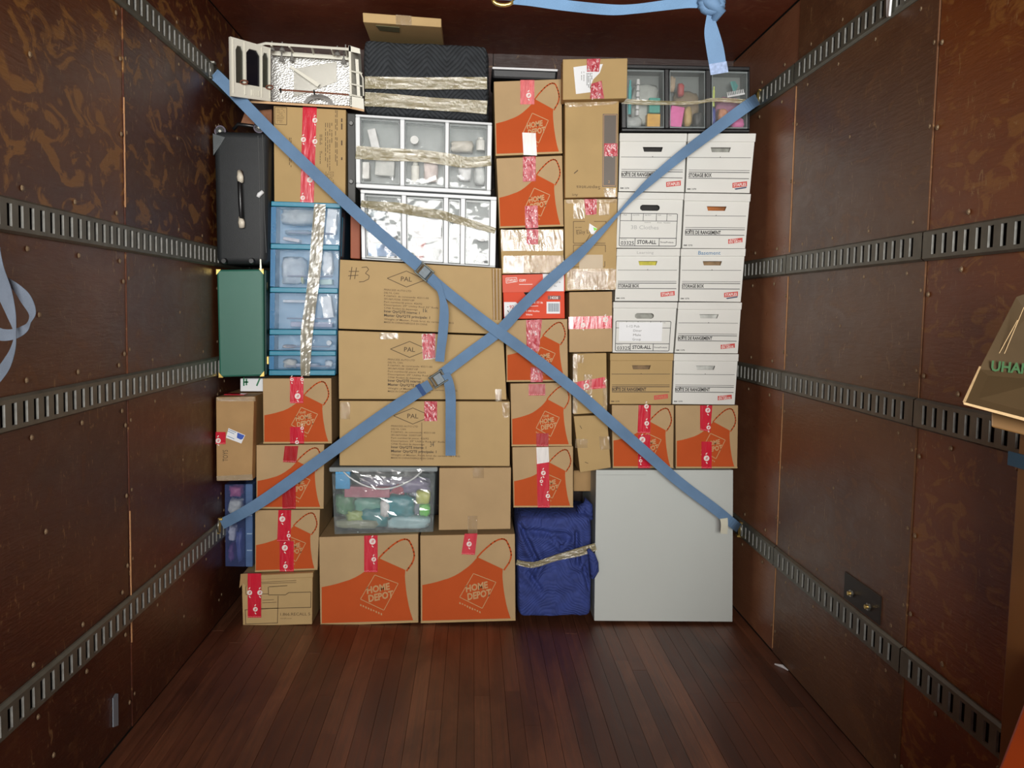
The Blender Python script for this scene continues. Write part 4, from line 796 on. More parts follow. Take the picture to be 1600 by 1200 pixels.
t = pal('middle long carton with a red and white sticker behind the strap tail', [(528, 516), (787, 525), (792, 625), (529, 624)], 4.165, 640, 546, 606, 560, 5.0, -1.2)
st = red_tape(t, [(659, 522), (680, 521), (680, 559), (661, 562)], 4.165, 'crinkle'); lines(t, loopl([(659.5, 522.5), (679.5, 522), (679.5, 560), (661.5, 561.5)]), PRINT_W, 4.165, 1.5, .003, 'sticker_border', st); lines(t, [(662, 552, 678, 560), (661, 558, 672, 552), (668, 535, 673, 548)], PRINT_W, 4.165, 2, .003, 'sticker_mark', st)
clear_tape(t, (593, 520, 622, 530), 4.165, CLEAR_W); clear_tape(t, (774, 608, 784, 627), 4.165, CLEAR_W)
t = pal('lowest long carton resting on the clear bin and plain box', [(530, 626), (797, 627), (797, 729), (530, 728)], 4.165, 645, 650, 611, 664, 5.0, -.6)
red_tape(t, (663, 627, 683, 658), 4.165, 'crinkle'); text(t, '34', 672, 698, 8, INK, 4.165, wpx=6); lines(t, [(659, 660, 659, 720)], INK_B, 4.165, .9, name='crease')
clear_tape(t, [(784, 629), (796, 629), (796, 652), (786, 652)], 4.165, CLEAR_V); clear_tape(t, (531, 628, 547, 655), 4.165, CLEAR_V)
# --- clear toy bin and plain box
Y = 4.155; f = Face([(514, 730), (684, 730), (680, 832), (519, 836)], Y); t = root_for('toy_bin', 'clear plastic bin packed with colourful things on a floor apron box', 'plastic bin', f, .38)
shell(f, .02, 0, .98, .9, .01, .37).build('tub', TINT_BIN, t, bevel=.002, seg=1)
mb = MB(); hx(mb, f, 0, .93, 1, 1, -.004, .38); mb.build('lid', mat('cloudy_lid_plastic', (172, 182, 184), .18, alpha=.75, bump=.4, bscale=12), t, bevel=.006)
mb = MB(); mb.tube([f.at(.13+.72*k/16, .93-.26*math.sin(math.pi*k/16)**.8, .006) for k in range(17)], .004, 6); mb.build('reflection_arc', mat('glossy_reflection_white', (226, 230, 230), .1), t, smooth=True)  # white arc stands in for a reflection on the bin
FILM = tint('thin_plastic_film', (190, 200, 200), .05, .05, .1, 9, .004); FILM2 = tint('glossy_plastic_film', (214, 220, 220), .16, .12, .1, 9, .004)
crinkle(t, 'plastic_film', [(519, 736), (678, 736), (676, 826), (523, 830)], FILM, Y, .0, 9, 7, .003); crinkle(t, 'plastic_film', [(548, 734), (668, 733), (630, 757), (572, 757)], FILM2, Y, .004, 8, 5, .003)
BC = [('blue_card', 'bright blue card at the upper left of the clear toy bin', 'card', (521, 736, 546, 763), (56, 150, 205), .012), ('rose_pack', 'rose striped pack across the middle of the clear toy bin', 'pack', (538, 762, 608, 776), (168, 100, 116), .014), ('rose_fan', 'rose paper fan beside the striped pack in clear toy bin', 'paper fan', (608, 760, 630, 778), (186, 96, 108), .016), ('green_toy', 'green leafy toy at the left of the clear toy bin', 'toy', (521, 775, 552, 804), (80, 128, 90), .02), ('teal_toy', 'large teal piece in the middle of the clear toy bin', 'toy', (600, 776, 646, 808), (50, 130, 140), .018), ('teal_wedge', 'teal wedge low in the clear toy bin', 'toy', (560, 796, 606, 824), (44, 118, 124), .03), ('lime_toy', 'lime piece at lower left of clear toy bin', 'toy', (541, 800, 566, 816), (150, 170, 90), .02), ('yellow_toy', 'yellow green piece at upper right of the clear toy bin', 'toy', (650, 768, 672, 788), (186, 190, 96), .018), ('bright_green_toy', 'bright green piece at the right of the clear toy bin', 'toy', (655, 790, 674, 806), (110, 200, 80), .018), ('white_toy', 'white knobbed piece at the centre of the clear toy bin', 'toy', (594, 784, 608, 808), (226, 226, 222), .014), ('grey_cloth', 'olive grey cloth along the bottom left of the clear toy bin', 'cloth', (521, 814, 590, 836), (130, 134, 112), .02), ('pale_bag', 'pale blue bag at the bottom right of the clear toy bin', 'bag', (606, 808, 676, 834), (150, 184, 190), .02), ('violet_cloth', 'violet cloth under the rim of the clear toy bin', 'cloth', (560, 748, 672, 770), (120, 110, 140), .05), ('mint_piece', 'mint piece between the green and teal toys in clear bin', 'toy', (552, 780, 594, 800), (96, 150, 136), .04)]
BC += [('olive_cloth', 'olive cloth deep at the left of the clear toy bin', 'cloth', (533, 768, 580, 814), (120, 140, 110), .075), ('sea_green_bag', 'sea green bag deep in the middle of the clear toy bin', 'bag', (580, 770, 636, 816), (100, 150, 150), .08), ('lilac_bag', 'lilac grey bag deep at the right of the clear toy bin', 'bag', (638, 762, 668, 816), (130, 136, 150), .075)]
for i, (n, l, c, r, col, dp) in enumerate(BC): put(n, l, c, (max(r[0]-2, 522), r[1]-2, min(r[2]+3, 674), min(r[3]+3, 829)), Y+.01+dp, .05, simple('toy_'+n, tuple(min(250, int(v_*1.18)) for v_ in col), rough=.35), .35, 3.5, i+90)
t = cbox('plain_box', 'plain brown box right of the clear toy bin', [(686, 731), (799, 730), (798, 827), (685, 829)], 4.165, .40, CARD); clear_tape(t, (739, 730.5, 756, 747), 4.165, CLEAR_V); clear_tape(t, (731, 806, 746, 833), 4.165, CLEAR_V)
# --- column of apron boxes right of centre
Y = 4.185; f = Face([(768, 104), (872, 108), (870, 126), (769, 122)], Y); t = root_for('binder', 'black plastic wrapped binder with white edge on top apron box', 'binder', f, .3)
mb = MB(); hx(mb, f, 0, 0, 1, .9, 0, .3); mb.build('cover', BLACK_PL, t, bevel=.01); mb = MB(); hx(mb, f, .01, .8, 1, 1, -.002, .3); mb.build('page_edge', PAPER, t, bevel=.004)
apron_box('topmost apron box in the stack right of centre, its lower tape painted glare white', [(771, 127), (878, 123), (879, 240), (774, 244)], 4.16, .40, [((813, 125, 835, 163), 'pink', [(826, 149, 4)]), ([(816, 207), (837, 208), (839, 243), (818, 242)], 'white')])
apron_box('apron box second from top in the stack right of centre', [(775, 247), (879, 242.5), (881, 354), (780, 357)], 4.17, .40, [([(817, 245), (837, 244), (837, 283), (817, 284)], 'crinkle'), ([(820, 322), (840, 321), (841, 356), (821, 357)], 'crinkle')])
t = cbox('taped_box', 'brown box under bands of shiny clear tape above the red carton', [(781, 358.5), (881, 357), (881, 426), (784, 428.5)], 4.165, .38, CARD_K); Y = 4.165
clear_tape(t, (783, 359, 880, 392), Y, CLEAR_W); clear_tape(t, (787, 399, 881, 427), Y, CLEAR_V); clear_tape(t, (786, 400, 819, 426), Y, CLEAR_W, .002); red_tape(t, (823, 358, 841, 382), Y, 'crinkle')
t = cbox('paper_carton', 'red paper carton with barcode and white panels behind the strap', [(785, 429.5), (882, 427.5), (883, 498), (787, 499)], 4.165, .36, RED_CARTON, 'carton'); Y = 4.165; f = FACE[t.name]
mb = MB(); hx(mb, f, -.004, .60, 1.004, 1.0, -.003, .36); lid = mb.build('lid', PINK_CARTON, t, bevel=.002); Yl = Y-.003
pxpatch(t, 'lid_panel', [(848, 428), (881, 428), (881, 455), (854, 455), (849, 445)], PAPER, Yl, .0012, lid); text(t, 'STAPLES', 792, 440, 4, PRINT_W, Yl, wpx=14, ang=2, parent=lid, bold=.02); lines(t, loopl([(790.5, 434.5), (807, 433.5), (808, 440), (791, 442.5)]), PRINT_W, Yl, .8, name='logo_frame', parent=lid)
text(t, 'COPY', 811, 440, 3.8, PRINT_W, Yl, wpx=11, bold=.03, parent=lid); lines(t, [(811, 444.5, 832, 444.2)], PRINT_W, Yl, .9, name='fine_print', parent=lid); text(t, '11 in', 868, 442, 2.6, INK_G, Yl, wpx=8, parent=lid); text(t, 'lbs', 866, 448, 2.4, INK_G, Yl, wpx=4, parent=lid)
hh_ = pxpatch(t, 'hand_hole', [(818, 456.5), (831, 456.5), (828, 461), (821, 461)], VOID, Y, .001)
w1 = pxpatch(t, 'white_panel', [(787.5, 472), (806, 472), (810, 476), (806, 485), (797, 494), (788, 495)], PAPER, Y, .001); text(t, '92', 796, 482, 5, LOGO_RED, Y, .0016, wpx=7, bold=.02, parent=w1); lines(t, [(793, 479, 794, 480), (793, 485, 795, 488)], INK, Y, 1.2, .0016, 'fine_print', w1)
nb = pxpatch(t, 'number_panel', [(856, 462), (876, 462), (876, 468), (856, 468)], mat('maroon_ink', (110, 42, 30), .5), Y, .001); text(t, '14338', 860, 467, 4, PRINT_W, Y, .0016, wpx=12, bold=.02, parent=nb)
bp = pxpatch(t, 'barcode_panel', [(854, 471.5), (875, 471.5), (875, 490), (854, 490)], PAPER, Y, .001); lines(t, [(857+k*1.35, 474, 857+k*1.35, 487) for k in range(13)], mat('barcode_ink', (70, 90, 110), .6), Y, .75, .0016, 'barcode', bp)
text(t, 'x 11 in', 834, 474, 3.4, PRINT_W, Y, wpx=14, bold=.02); lines(t, [(828, 478.5, 841, 478)], PRINT_W, Y, .8, name='fine_print'); text(t, '5 000 feuilles', 822, 487, 2.6, PRINT_W, Y, wpx=21, bold=.01); text(t, 'blanc', 822, 492.5, 2.6, PRINT_W, Y, wpx=10, bold=.015)
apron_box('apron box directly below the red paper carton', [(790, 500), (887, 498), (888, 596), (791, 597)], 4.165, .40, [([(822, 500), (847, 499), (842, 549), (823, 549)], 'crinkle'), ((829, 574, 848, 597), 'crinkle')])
apron_box('apron box second below the red paper carton', [(797, 599), (893, 597), (894, 697), (799, 697.5)], 4.175, .40, [((826, 600, 852, 618), 'dark'), ((838, 677, 857, 697.5), 'dark')], True)
apron_box('apron box resting on the blue bundle', [(800, 698.5), (896, 697), (896, 793), (802, 793)], 4.165, .40, [([(838, 699), (857, 698.5), (859, 793), (840, 793)], 'red', [(849, 739, 3.6), (846, 752, 2.6), (856, 775, 3.4)]), ([(838, 699), (857, 698.5), (858, 722), (839, 725)], 'white')])  # white upper patch paints glare over the red tape
# --- blue bundle
def folds(u, v):
    d = 0
    for (a, b_, c, e, w_, h) in ((.05, .9, .28, .55, .05, .022), (.28, .55, .20, .40, .04, .014), (.78, .82, .80, .55, .05, .02), (.1, .86, .7, .80, .05, .014), (.15, .45, .30, .30, .05, .012), (.45, .80, .58, .70, .03, .010), (.58, .70, .70, .78, .03, .010), (.88, .5, .95, .3, .05, .014)):
        L2 = (c-a)**2+(e-b_)**2; s_ = max(0, min(1, ((u-a)*(c-a)+(v-b_)*(e-b_))/L2)); dd = math.hypot(u-a-s_*(c-a), v-b_-s_*(e-b_)); d += 1.25*h*(math.exp(-(dd/(w_*.55))**2)-.6*math.exp(-((dd-w_*1.1)/(w_*.8))**2))
    return d-.0+.018*math.exp(-((v-.58-.16*(u-.3)*(u > .3))/.05)**2)
t, f = bundle('blanket_bundle', 'blue quilted moving blanket bundle tied with a slanting band of tape', [(807, 807), (928, 805), (926, 968), (809, 970)], 4.12, .40, QUILT_B, .014, 7.7, 60, 70, 6, ex=12, fold=folds)
mb = MB()
for k in range(9):
    pass
mb.tube([PY(x, y, 4.09) for x, y in ((919, 858), (925, 868), (928, 880), (929, 892), (926, 904))], [.008, .016, .021, .020, .008], 12); mb.build('folded_corner', QUILT_B, t, smooth=True)
mb = MB(); mb.tube([PY(x, y, 4.2) for x, y in ((907, 806), (908, 790), (913, 784), (918, 790), (920, 812))], [.016, .022, .024, .024, .020], 10); mb.build('top_fold', QUILT_B, t, smooth=True)
band('packing_tape', [(807, 878, 8, 4.118), (825, 882, 9, 4.112), (840, 881, 9, 4.108), (870, 871, 10, 4.106), (905, 862, 13, 4.108), (931, 854, 12, 4.118)], CLEAR_H, t, .001, 14, crumple=.003)
# --- narrow brown boxes between the apron stack and the storage boxes
t = cbox('labelled_box', 'small brown box with torn white label beside the black organiser', [(879, 92), (981, 90.5), (980, 154), (879, 156.5)], 4.065, .09, CARD_K); Y = 4.065
lb = pxpatch(t, 'torn_label', [(896, 105), (917, 102), (942, 100), (937, 114), (927, 124), (922, 136), (923, 144), (900, 147)], PAPER, Y, .0012); dashes(t, (907, 112, 914, 140), 2, INK_G, Y-.0008, True, 1, seed=4); dashes(t, (916, 114, 926, 140), 4, INK, Y-.0008, True, 1, seed=6)
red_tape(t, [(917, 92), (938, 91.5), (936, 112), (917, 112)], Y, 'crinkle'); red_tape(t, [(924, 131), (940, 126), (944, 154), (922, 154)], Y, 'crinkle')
t = cbox('tall_box', 'tall brown box with dark grey panel and upside-down handwriting', [(882.5, 158), (967.5, 157.5), (965, 308), (882.5, 309.5)], 4.12, .36, CARD_K); Y = 4.12
pn = pxpatch(t, 'grey_panel', [(942, 178), (965, 178), (963, 292), (941, 292)], mat('dark_taupe_ink', (94, 84, 74), .5), Y, .001); lines(t, loopl([(943.5, 179.5), (963.5, 179.5), (961.5, 290), (942.5, 290)]), PRINT_TAN, Y, .8, .0016, 'panel_border', pn)
red_tape(t, (944, 224, 965, 244), Y, 'crinkle', [(955, 238, 2.5)]); text(t, 'Separates', 938, 291, 5, INK_B, Y, ang=180, wpx=37); text(t, 'Art', 903, 303, 4, INK_B, Y, ang=180, wpx=9); lines(t, [(897, 271, 903, 266)], INK_B, Y, 1.5, name='pen_mark'); clear_tape(t, [(882, 160), (966, 159), (962, 163), (884, 168)], Y, CLEAR_V); clear_tape(t, (944, 294, 962, 308), Y, CLEAR_W)
text(t, '2', 950, 286, 4, PRINT_TAN, Y, .0018, wpx=3, parent=pn)
t = cbox('taped_box', 'brown box with printed outlines and a white and green arrow sticker', [(881, 311), (965, 310), (963, 453), (883, 455)], 4.16, .36, CARD_K); Y = 4.16
clear_tape(t, (896, 318, 913, 342), Y, CLEAR_W); clear_tape(t, (936, 318, 952, 336), Y, CLEAR_V); red_tape(t, [(913, 311), (933, 311), (932, 335), (915, 336)], Y, 'crinkle'); clear_tape(t, [(884, 312), (963, 311), (963, 317), (884, 318)], Y, CLEAR_V)
lines(t, [(896, 346, 914, 346), (928, 346, 947, 346), (896, 346, 896, 380), (947, 346, 947, 356), (896, 380, 946, 380), (896, 383, 946, 383), (896, 383, 896, 396), (946, 383, 946, 394), (896, 417, 905, 417), (940, 417, 945, 417), (945, 408, 945, 417), (913, 383, 922, 366)], INK_B, Y, .9)
dashes(t, (899, 353, 914, 362), 2, INK_B, Y, False, .9, seed=8); text(t, 'Easy Lift', 901, 366, 6, INK_B, Y, wpx=26, ang=6)
ar = pxpatch(t, 'arrow_sticker', [(921, 349), (933, 357), (928, 366), (924, 366), (920, 359)], PAPER, Y, .0018); pxpatch(t, 'green_arrow', [(927, 355), (933.5, 357.5), (928.5, 361)], mat('neon_green', (130, 230, 40), .5), Y, .0026, ar)
clear_tape(t, (905, 398, 942, 420), Y, mat('pale_worn_card', (196, 176, 146), .5, var=.05)); clear_tape(t, (886, 420, 962, 453), Y, CLEAR_V); clear_tape(t, (895, 424, 950, 452), Y, CLEAR_V, .002)
t = cbox('plain_box', 'brown box with a red tape band across its middle', [(889, 456), (957, 455), (957, 550), (889, 551)], 4.175, .34, CARD); red_tape(t, [(888.5, 495), (956, 493.5), (956, 513), (888.5, 514.5)], 4.175, 'red', [(911, 508, 4), (946, 499.5, 4.4)]); pxpatch(t, 'tape_end', [(890, 495), (896, 495), (895, 514), (890, 514)], MIX_TAPE, 4.175, .003); clear_tape(t, (896, 551, 930, 552), 4.175)
t = cbox('wrapped_box', 'small brown box wrapped in clear tape with a bulging red band', [(895, 552.5), (948, 551), (949, 645), (896, 648)], 4.165, .32, CARD_K); Y = 4.165
clear_tape(t, (895, 553, 902, 646), Y, CLEAR_W); clear_tape(t, (901, 555, 912, 567), Y, CLEAR_V); clear_tape(t, (912, 585, 925, 625), Y, CLEAR_V); clear_tape(t, (942, 592, 949, 640), Y, CLEAR_V); red_tape(t, [(894, 598), (945, 589), (947, 606), (896, 611)], Y, 'red', [(916, 603, 4.2)])
t = cbox('tilted_box', 'dented brown box leaning below the tape-wrapped box', [(896, 650), (949, 648), (955, 731), (906, 739)], 4.16, .3, CARD_K); clear_tape(t, (899, 686, 918, 700), 4.16, CLEAR_V); clear_tape(t, [(936, 682), (952, 682), (954, 702), (938, 703)], 4.16, CLEAR_V)
lines(t, [(914, 722, 919, 724), (906, 665, 909, 670)], INK_B, 4.16, .9, name='pen_mark')
cbox('far_box', 'brown box with red tape glimpsed behind the blue bundle', [(896, 735), (925, 733), (925, 768), (896, 768)], 4.36, .2, CARD_D)
# --- black organiser top right
Y = 4.165
t, f = organiser('black three-drawer organiser on top of the white storage boxes', [(970.5, 100), (1172, 104), (1172, 207), (971, 205.5)], Y, .32, BLACK_PL, [(.04, .335), (.372, .655), (.70, .985)], TINT_SMOKE, .06, .05)
band('packing_tape', [(971, 158, 8, Y-.004), (1005, 160, 8, Y-.006), (1050, 161, 6, Y-.006), (1090, 160, 5, Y-.006), (1115, 156, 6, Y-.006), (1155, 158, 7, Y-.006), (1172, 160, 6, Y-.004)], CLEAR_H, t, .001, 14, crumple=.001)
OC = [('teal_bottle', 'teal bottle at the far left of the black organiser', 'bottle', (979, 124, 990, 180), (60, 160, 160)), ('clear_tube', 'clear stacked tube next to the teal bottle', 'tube', (991, 121, 1003, 182), (220, 222, 216)), ('grey_bag', 'grey bag on the floor of the left black drawer', 'bag', (977, 181, 1006, 200), (170, 174, 172)), ('teal_box', 'teal box behind the yellow one in the left black drawer', 'small box', (1012, 152, 1034, 178), (50, 150, 136)), ('yellow_box', 'orange yellow box in the left black drawer', 'small box', (1009, 177, 1034, 200), (226, 160, 50)), ('tan_figure', 'tan piece at upper left of the middle black drawer', 'toy', (1045, 117, 1058, 145), (170, 150, 124)), ('red_figure', 'small red piece in the middle black drawer', 'toy', (1058, 128, 1072, 152), (170, 60, 60)), ('pink_sheet', 'bright pink sheet in the middle black drawer', 'sheet', (1044, 165, 1070, 200), (226, 100, 160)), ('gold_chain', 'crumpled gold wrap in the middle black drawer', 'wrap', (1068, 164, 1084, 199), (176, 150, 96)), ('dark_cloth', 'dark cloth at the right of the middle black drawer', 'cloth', (1083, 174, 1100, 200), (62, 62, 60)), ('lime_tube', 'lime tube at the left of the right black drawer', 'tube', (1111, 134, 1120, 168), (196, 214, 110)), ('striped_ball', 'blue and red ball in the right black drawer', 'ball', (1110, 166, 1121, 200), (60, 70, 150)), ('tan_pouch', 'tan pouch in the right black drawer', 'pouch', (1121, 168, 1140, 192), (190, 130, 96)), ('pink_net', 'pink net at lower right of the right black drawer', 'net', (1142, 182, 1166, 201), (220, 100, 160)), ('teal_fan', 'teal fanned piece high in the right black drawer', 'toy', (1139, 124, 1160, 150), (60, 140, 136)), ('silver_wrap', 'pale silver wrap deep in the left black drawer', 'wrap', (984, 130, 1032, 196), (168, 172, 166)), ('gold_tissue', 'gold and brown tissue deep in the middle black drawer', 'tissue', (1050, 140, 1096, 196), (128, 110, 84)), ('violet_tissue', 'violet and pink tissue deep in the right black drawer', 'tissue', (1116, 150, 1162, 196), (150, 92, 120)), ('white_comb', 'white toothed strip slanting in the right black drawer', 'comb', (1134, 141, 1166, 156), (220, 224, 220))]
for i, (n, l, c, r, col) in enumerate(OC): put(n, l, c, r, Y+(.072 if n in ('silver_wrap', 'gold_tissue', 'violet_tissue') else .016+.008*(i % 3)), .045, simple('blk_'+n, tuple(min(250, int(v_*1.15)) for v_ in col), bump=.25), .2, 3, i+120)
# --- white storage boxes, two columns of five
def storage(label, c4, Y, kind, word='STORAGE BOX', logo='STAPLES', m=WHITE_CARD, hole='dark', note=None, paper=None, swoosh=False):
    f = Face(c4, Y); dep = .40; t = root_for('storage_box', label, 'storage box', f, dep, 'lidded file storage boxes in two columns')
    lv = .855 if kind == 'S' else .875; e = .008
    def at(u, v, d=0): return f.at(u, 1-v, d)       # v measured down from the top
    # tub: hollow, front with a real hand hole
    if kind == 'S': H = [(.35, .235), (.65, .235), (.63, .315), (.37, .315)]
    else: H = [(.50+.155*sx*(1 if True else 0)+.0, .27) for sx in ()]; H = [(.385+.0*0, .22)]+[] if False else [(.38, .222), (.61, .222), (.64, .245), (.645, .275), (.64, .305), (.61, .328), (.38, .328), (.35, .305), (.345, .275), (.35, .245)]
    bm = bmesh.new(); O = [(e, .10), (1-e, .10), (1-e, 1-.004), (e, 1-.004)]; es = []
    for L in (O, H):
        vs = [bm.verts.new(at(*p)) for p in L]
        for i in range(len(vs)): es.append(bm.edges.new((vs[i], vs[(i+1) % len(vs)])))
    bmesh.ops.triangle_fill(bm, use_beauty=True, use_dissolve=False, edges=es); bm.verts.index_update()
    mb = MB().add([v.co.copy() for v in bm.verts], [tuple(v.index for v in q.verts) for q in bm.faces]); bm.free()
    n = len(H); b0 = len(mb.v); mb.v += [at(*p) for p in H]+[at(*p, .004) for p in H]; mb.f += [(b0+i, b0+(i+1) % n, b0+n+(i+1) % n, b0+n+i) for i in range(n)]
    for (a, b_) in zip(O, O[1:]+O[:1]): mb.poly([at(*a), at(*b_), at(*b_, dep), at(*a, dep)])
    mb.poly([at(*p, dep) for p in O]); body = mb.build('body', m, t, solid=False)
    mb = MB(); hx(mb, f, -.0, lv, 1.0, .998, -.006, dep+.002); lid = mb.build('lid', m, t, bevel=.0025)
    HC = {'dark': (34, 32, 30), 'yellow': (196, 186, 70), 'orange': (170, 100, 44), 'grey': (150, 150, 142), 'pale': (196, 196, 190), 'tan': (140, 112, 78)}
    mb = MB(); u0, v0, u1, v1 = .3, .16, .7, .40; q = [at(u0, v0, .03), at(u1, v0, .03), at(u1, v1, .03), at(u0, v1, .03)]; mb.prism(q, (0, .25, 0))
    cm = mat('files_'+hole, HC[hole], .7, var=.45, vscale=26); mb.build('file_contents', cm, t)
    ink = INK if m is WHITE_CARD else mat('dark_brown_ink', (66, 48, 28), .6)
    thin = mat('thin_grey_line', (84, 84, 82), .6) if m is WHITE_CARD else ink
    d = -.0012; X = lambda u, v: at(u, v, d)
    def ln(mb, segs, wpx):
        for (u0, v0, u1, v1) in segs:
            p, q = X(u0, v0), X(u1, v1); tt = (q-p).normalized(); nn = Vector((-tt.z, 0, tt.x))*wpx*Y/F/2; mb.poly([p+nn, q+nn, q-nn, p-nn])
    def tx(mb, s, u, v, hv, wu, ang=0, bold=.0, off=0):
        vs, fs, x0, x1 = text_mesh(s, bold); o = X(u, v); sx = wu*f.w/(x1-x0); sz = hv*f.h/.7; ca, sa = math.cos(ang), math.sin(ang); tl = (f.p[1]-f.p[0]).normalized()
        mb.add([o+tl*((a-x0)*sx*ca-b_*sz*sa)+Vector((0, -off, (a-x0)*sx*sa+b_*sz*ca)) for a, b_ in vs], fs)
    if kind == 'S':
        mb = MB(); ln(mb, [(.04, .655, .96, .655), (.04, .757, .96, .757)], 1.1); ln(mb, [(.04, .62, .96, .62), (.03, .407, .96, .407)], .7); mb.build('printed_lines', thin, t, solid=False)
        mb = MB(); tx(mb, word, .04, .738, .062, .34 if word == 'STORAGE BOX' else .54, 0, .034); tx(mb, 'BM 1270', .03, .957, .026, .13, 0, .02); ln(mb, [(.5, .39, .5, .407)], 1); mb.build('lettering', ink, t, solid=False)
        mb = MB(); L = [(.715, .83), (.935, .80), (.94, .885), (.72, .915)]; mb.poly([X(*p) for p in L]); lg = mb.build('logo_patch', LOGO_RED, t, solid=False)
        mb = MB(); lc = PRINT_W if m is WHITE_CARD else mat('tan_logo_ink', (196, 130, 84), .6)
        if logo == 'STAPLES': tx(mb, 'STAPLES', .735, .893, .05, .185, .075, .02, .0008)
        else: tx(mb, 'BUREAU', .74, .855, .026, .12, .075, .01, .0008); tx(mb, 'EN GROS', .735, .902, .042, .185, .075, .02, .0008)
        mb.build('logo_lettering', lc, lg, solid=False)
        if swoosh:
            mb = MB(); mb.poly([X(.75, .925), X(.94, .89), X(.93, .915), X(.77, .945)]); mb.build('logo_tail', mat('navy_logo_ink', (50, 54, 90), .5), lg, solid=False)
    else:
        mb = MB(); ln(mb, [(.05, .39, .05, .95), (.92, .39, .92, .95), (.065, .378, .905, .378), (.065, .962, .905, .962), (.05, .82, .92, .82), (.29, .82, .29, .96), (.66, .82, .66, .96), (.05, .39, .065, .378), (.905, .378, .92, .39), (.05, .95, .065, .962), (.905, .962, .92, .95)], 1.0); ln(mb, [(.05, .51, .92, .51), (.22, .378, .22, .51), (.40, .378, .40, .51), (.6, .378, .6, .51), (.76, .378, .76, .51)], .8); mb.build('printed_lines', mat('dark_grey_line', (60, 60, 60), .6), t, solid=False)
        mb = MB(); tx(mb, '03325', .075, .942, .068, .2, 0, .012); tx(mb, 'STOR-ALL', .325, .922, .066, .29, 0, .032); tx(mb, 'Perma/Products', .68, .905, .028, .2, 0, .012); 
        for u, s in ((.10, 'FILE'), (.24, 'ALL DATES'), (.42, 'DESTROY'), (.62, 'FROM'), (.78, 'TO')): tx(mb, s, u, .415, .018, .10 if len(s) > 4 else .05)
        tx(mb, 'FILE NO.', .075, .85, .016, .09)
        mb.build('lettering', mat('dark_grey_line', (60, 60, 60), .6), t, solid=False)
        if not paper: mb = MB(); tx(mb, 'contents', .42, .545, .018, .1); tx(mb, 'From   Number', .62, .55, .022, .2); mb.build('fine_print', INK_G, t, solid=False)
    if note:
        mb = MB(); s, u, v, hv, wu, mm = note; d = -.0075 if v < .15 else -.0014; tx(mb, s, u, v, hv, wu); mb.build('handwriting', mm, t, solid=False)
    if paper:
        d = -.002; mb = MB(); mb.poly([X(.10, .40), X(.79, .40), X(.79, .77), (X(.10, .77))]); pp = mb.build('paper_note', PAPER, t, solid=False); mb = MB(); d = -.0028
        for i, s in enumerate(paper): tx(mb, s, (.22, .33, .33, .32)[i], .50+i*.085, .045, (.2, .13, .12, .13)[i])
        mb.build('handwriting', INK_G, pp, solid=False)
    return t
YS = 4.17; FAINT = mat('faint_pencil', (176, 176, 174), .7)
storage('white file box at top left of the column, under the black organiser, BOITE DE RANGEMENT', [(968, 208), (1073.5, 208.5), (1069.5, 300.5), (966, 299)], YS, 'S', 'BOÎTE DE RANGEMENT', hole='dark')
storage('white file box at top right corner of the file boxes, marked STORAGE BOX', [(1074.5, 208.5), (1181, 208.5), (1172, 302), (1070.5, 300.5)], YS, 'S', 'STORAGE BOX', hole='grey', swoosh=True)
storage('white file box ruled as a form with number 03325 and faint pencilled words', [(965.5, 300), (1068.5, 301.5), (1064, 388), (962, 387.5)], YS+.006, 'P', hole='dark', note=('3B Clothes', .22, .66, .07, .42, FAINT))
storage('white file box with orange seen in its handle, second from top at right', [(1069.5, 301.5), (1173, 303), (1165, 388.5), (1065, 388)], YS, 'S', 'BOÎTE DE RANGEMENT', 'BUREAU', hole='orange')
storage('white file box with yellow seen in its handle, middle row', [(963.5, 388.5), (1062.5, 388.5), (1060, 471), (960, 470.5)], YS, 'S', 'STORAGE BOX', hole='yellow', note=('Learning', .32, .10, .05, .26, FAINT))
storage('white file box with blue handwritten Basement on its lid', [(1063.5, 388.5), (1165, 388.5), (1158, 472), (1060.5, 471)], YS+.004, 'S', 'STORAGE BOX', hole='tan', note=('Basement', .27, .115, .07, .34, INK_BLUE), swoosh=True)
storage('white form-ruled file box with a handwritten paper note stuck on', [(958, 471.5), (1058.5, 472), (1052.5, 551.5), (956.5, 551)], YS, 'P', hole='grey', paper=('1-12 Pub', 'Diner', 'Male', 'Group'))
storage('white file box right of the paper note box, fourth row', [(1059.5, 472), (1159, 472.5), (1153.5, 552.5), (1053.5, 551.5)], YS+.004, 'S', 'BOÎTE DE RANGEMENT', 'BUREAU', hole='pale')
storage('brown file storage box, the only brown one among the white', [(953, 552), (1052, 552), (1049, 631.5), (952, 631.5)], YS, 'S', 'BOÎTE DE RANGEMENT', m=CARD_K, hole='tan')
storage('lowest white file box, right of the brown one', [(1053, 552.5), (1154, 553), (1148.5, 632.5), (1050, 631.5)], YS-.008, 'S', 'BOÎTE DE RANGEMENT', 'BUREAU', hole='pale')
apron_box('apron box under the brown file box, above the grey carton', [(955.5, 632.5), (1053.5, 632.5), (1052.5, 731.5), (957, 731.5)], 4.165, .40, [([(998, 633), (1017, 633), (1016, 677), (996, 677)], 'red', [(1010, 635, 3.6), (1010.5, 661.5, 3.6)]), ((997, 679, 1016, 731.5), 'red', [(1003.5, 687, 4.8), (1001, 720, 2.6)])])
apron_box('apron box against the right wall, under the lowest white file box', [(1055, 633), (1154, 633), (1152.5, 732), (1055.5, 732)], 4.165, .40, [([(1094, 633.5), (1113, 633.5), (1110, 675), (1094, 672)], 'red', [(1106, 641, 4), (1107, 668, 3.2)]), ((1096, 690, 1112, 732), 'red', [(1104, 716, 4.4)])])

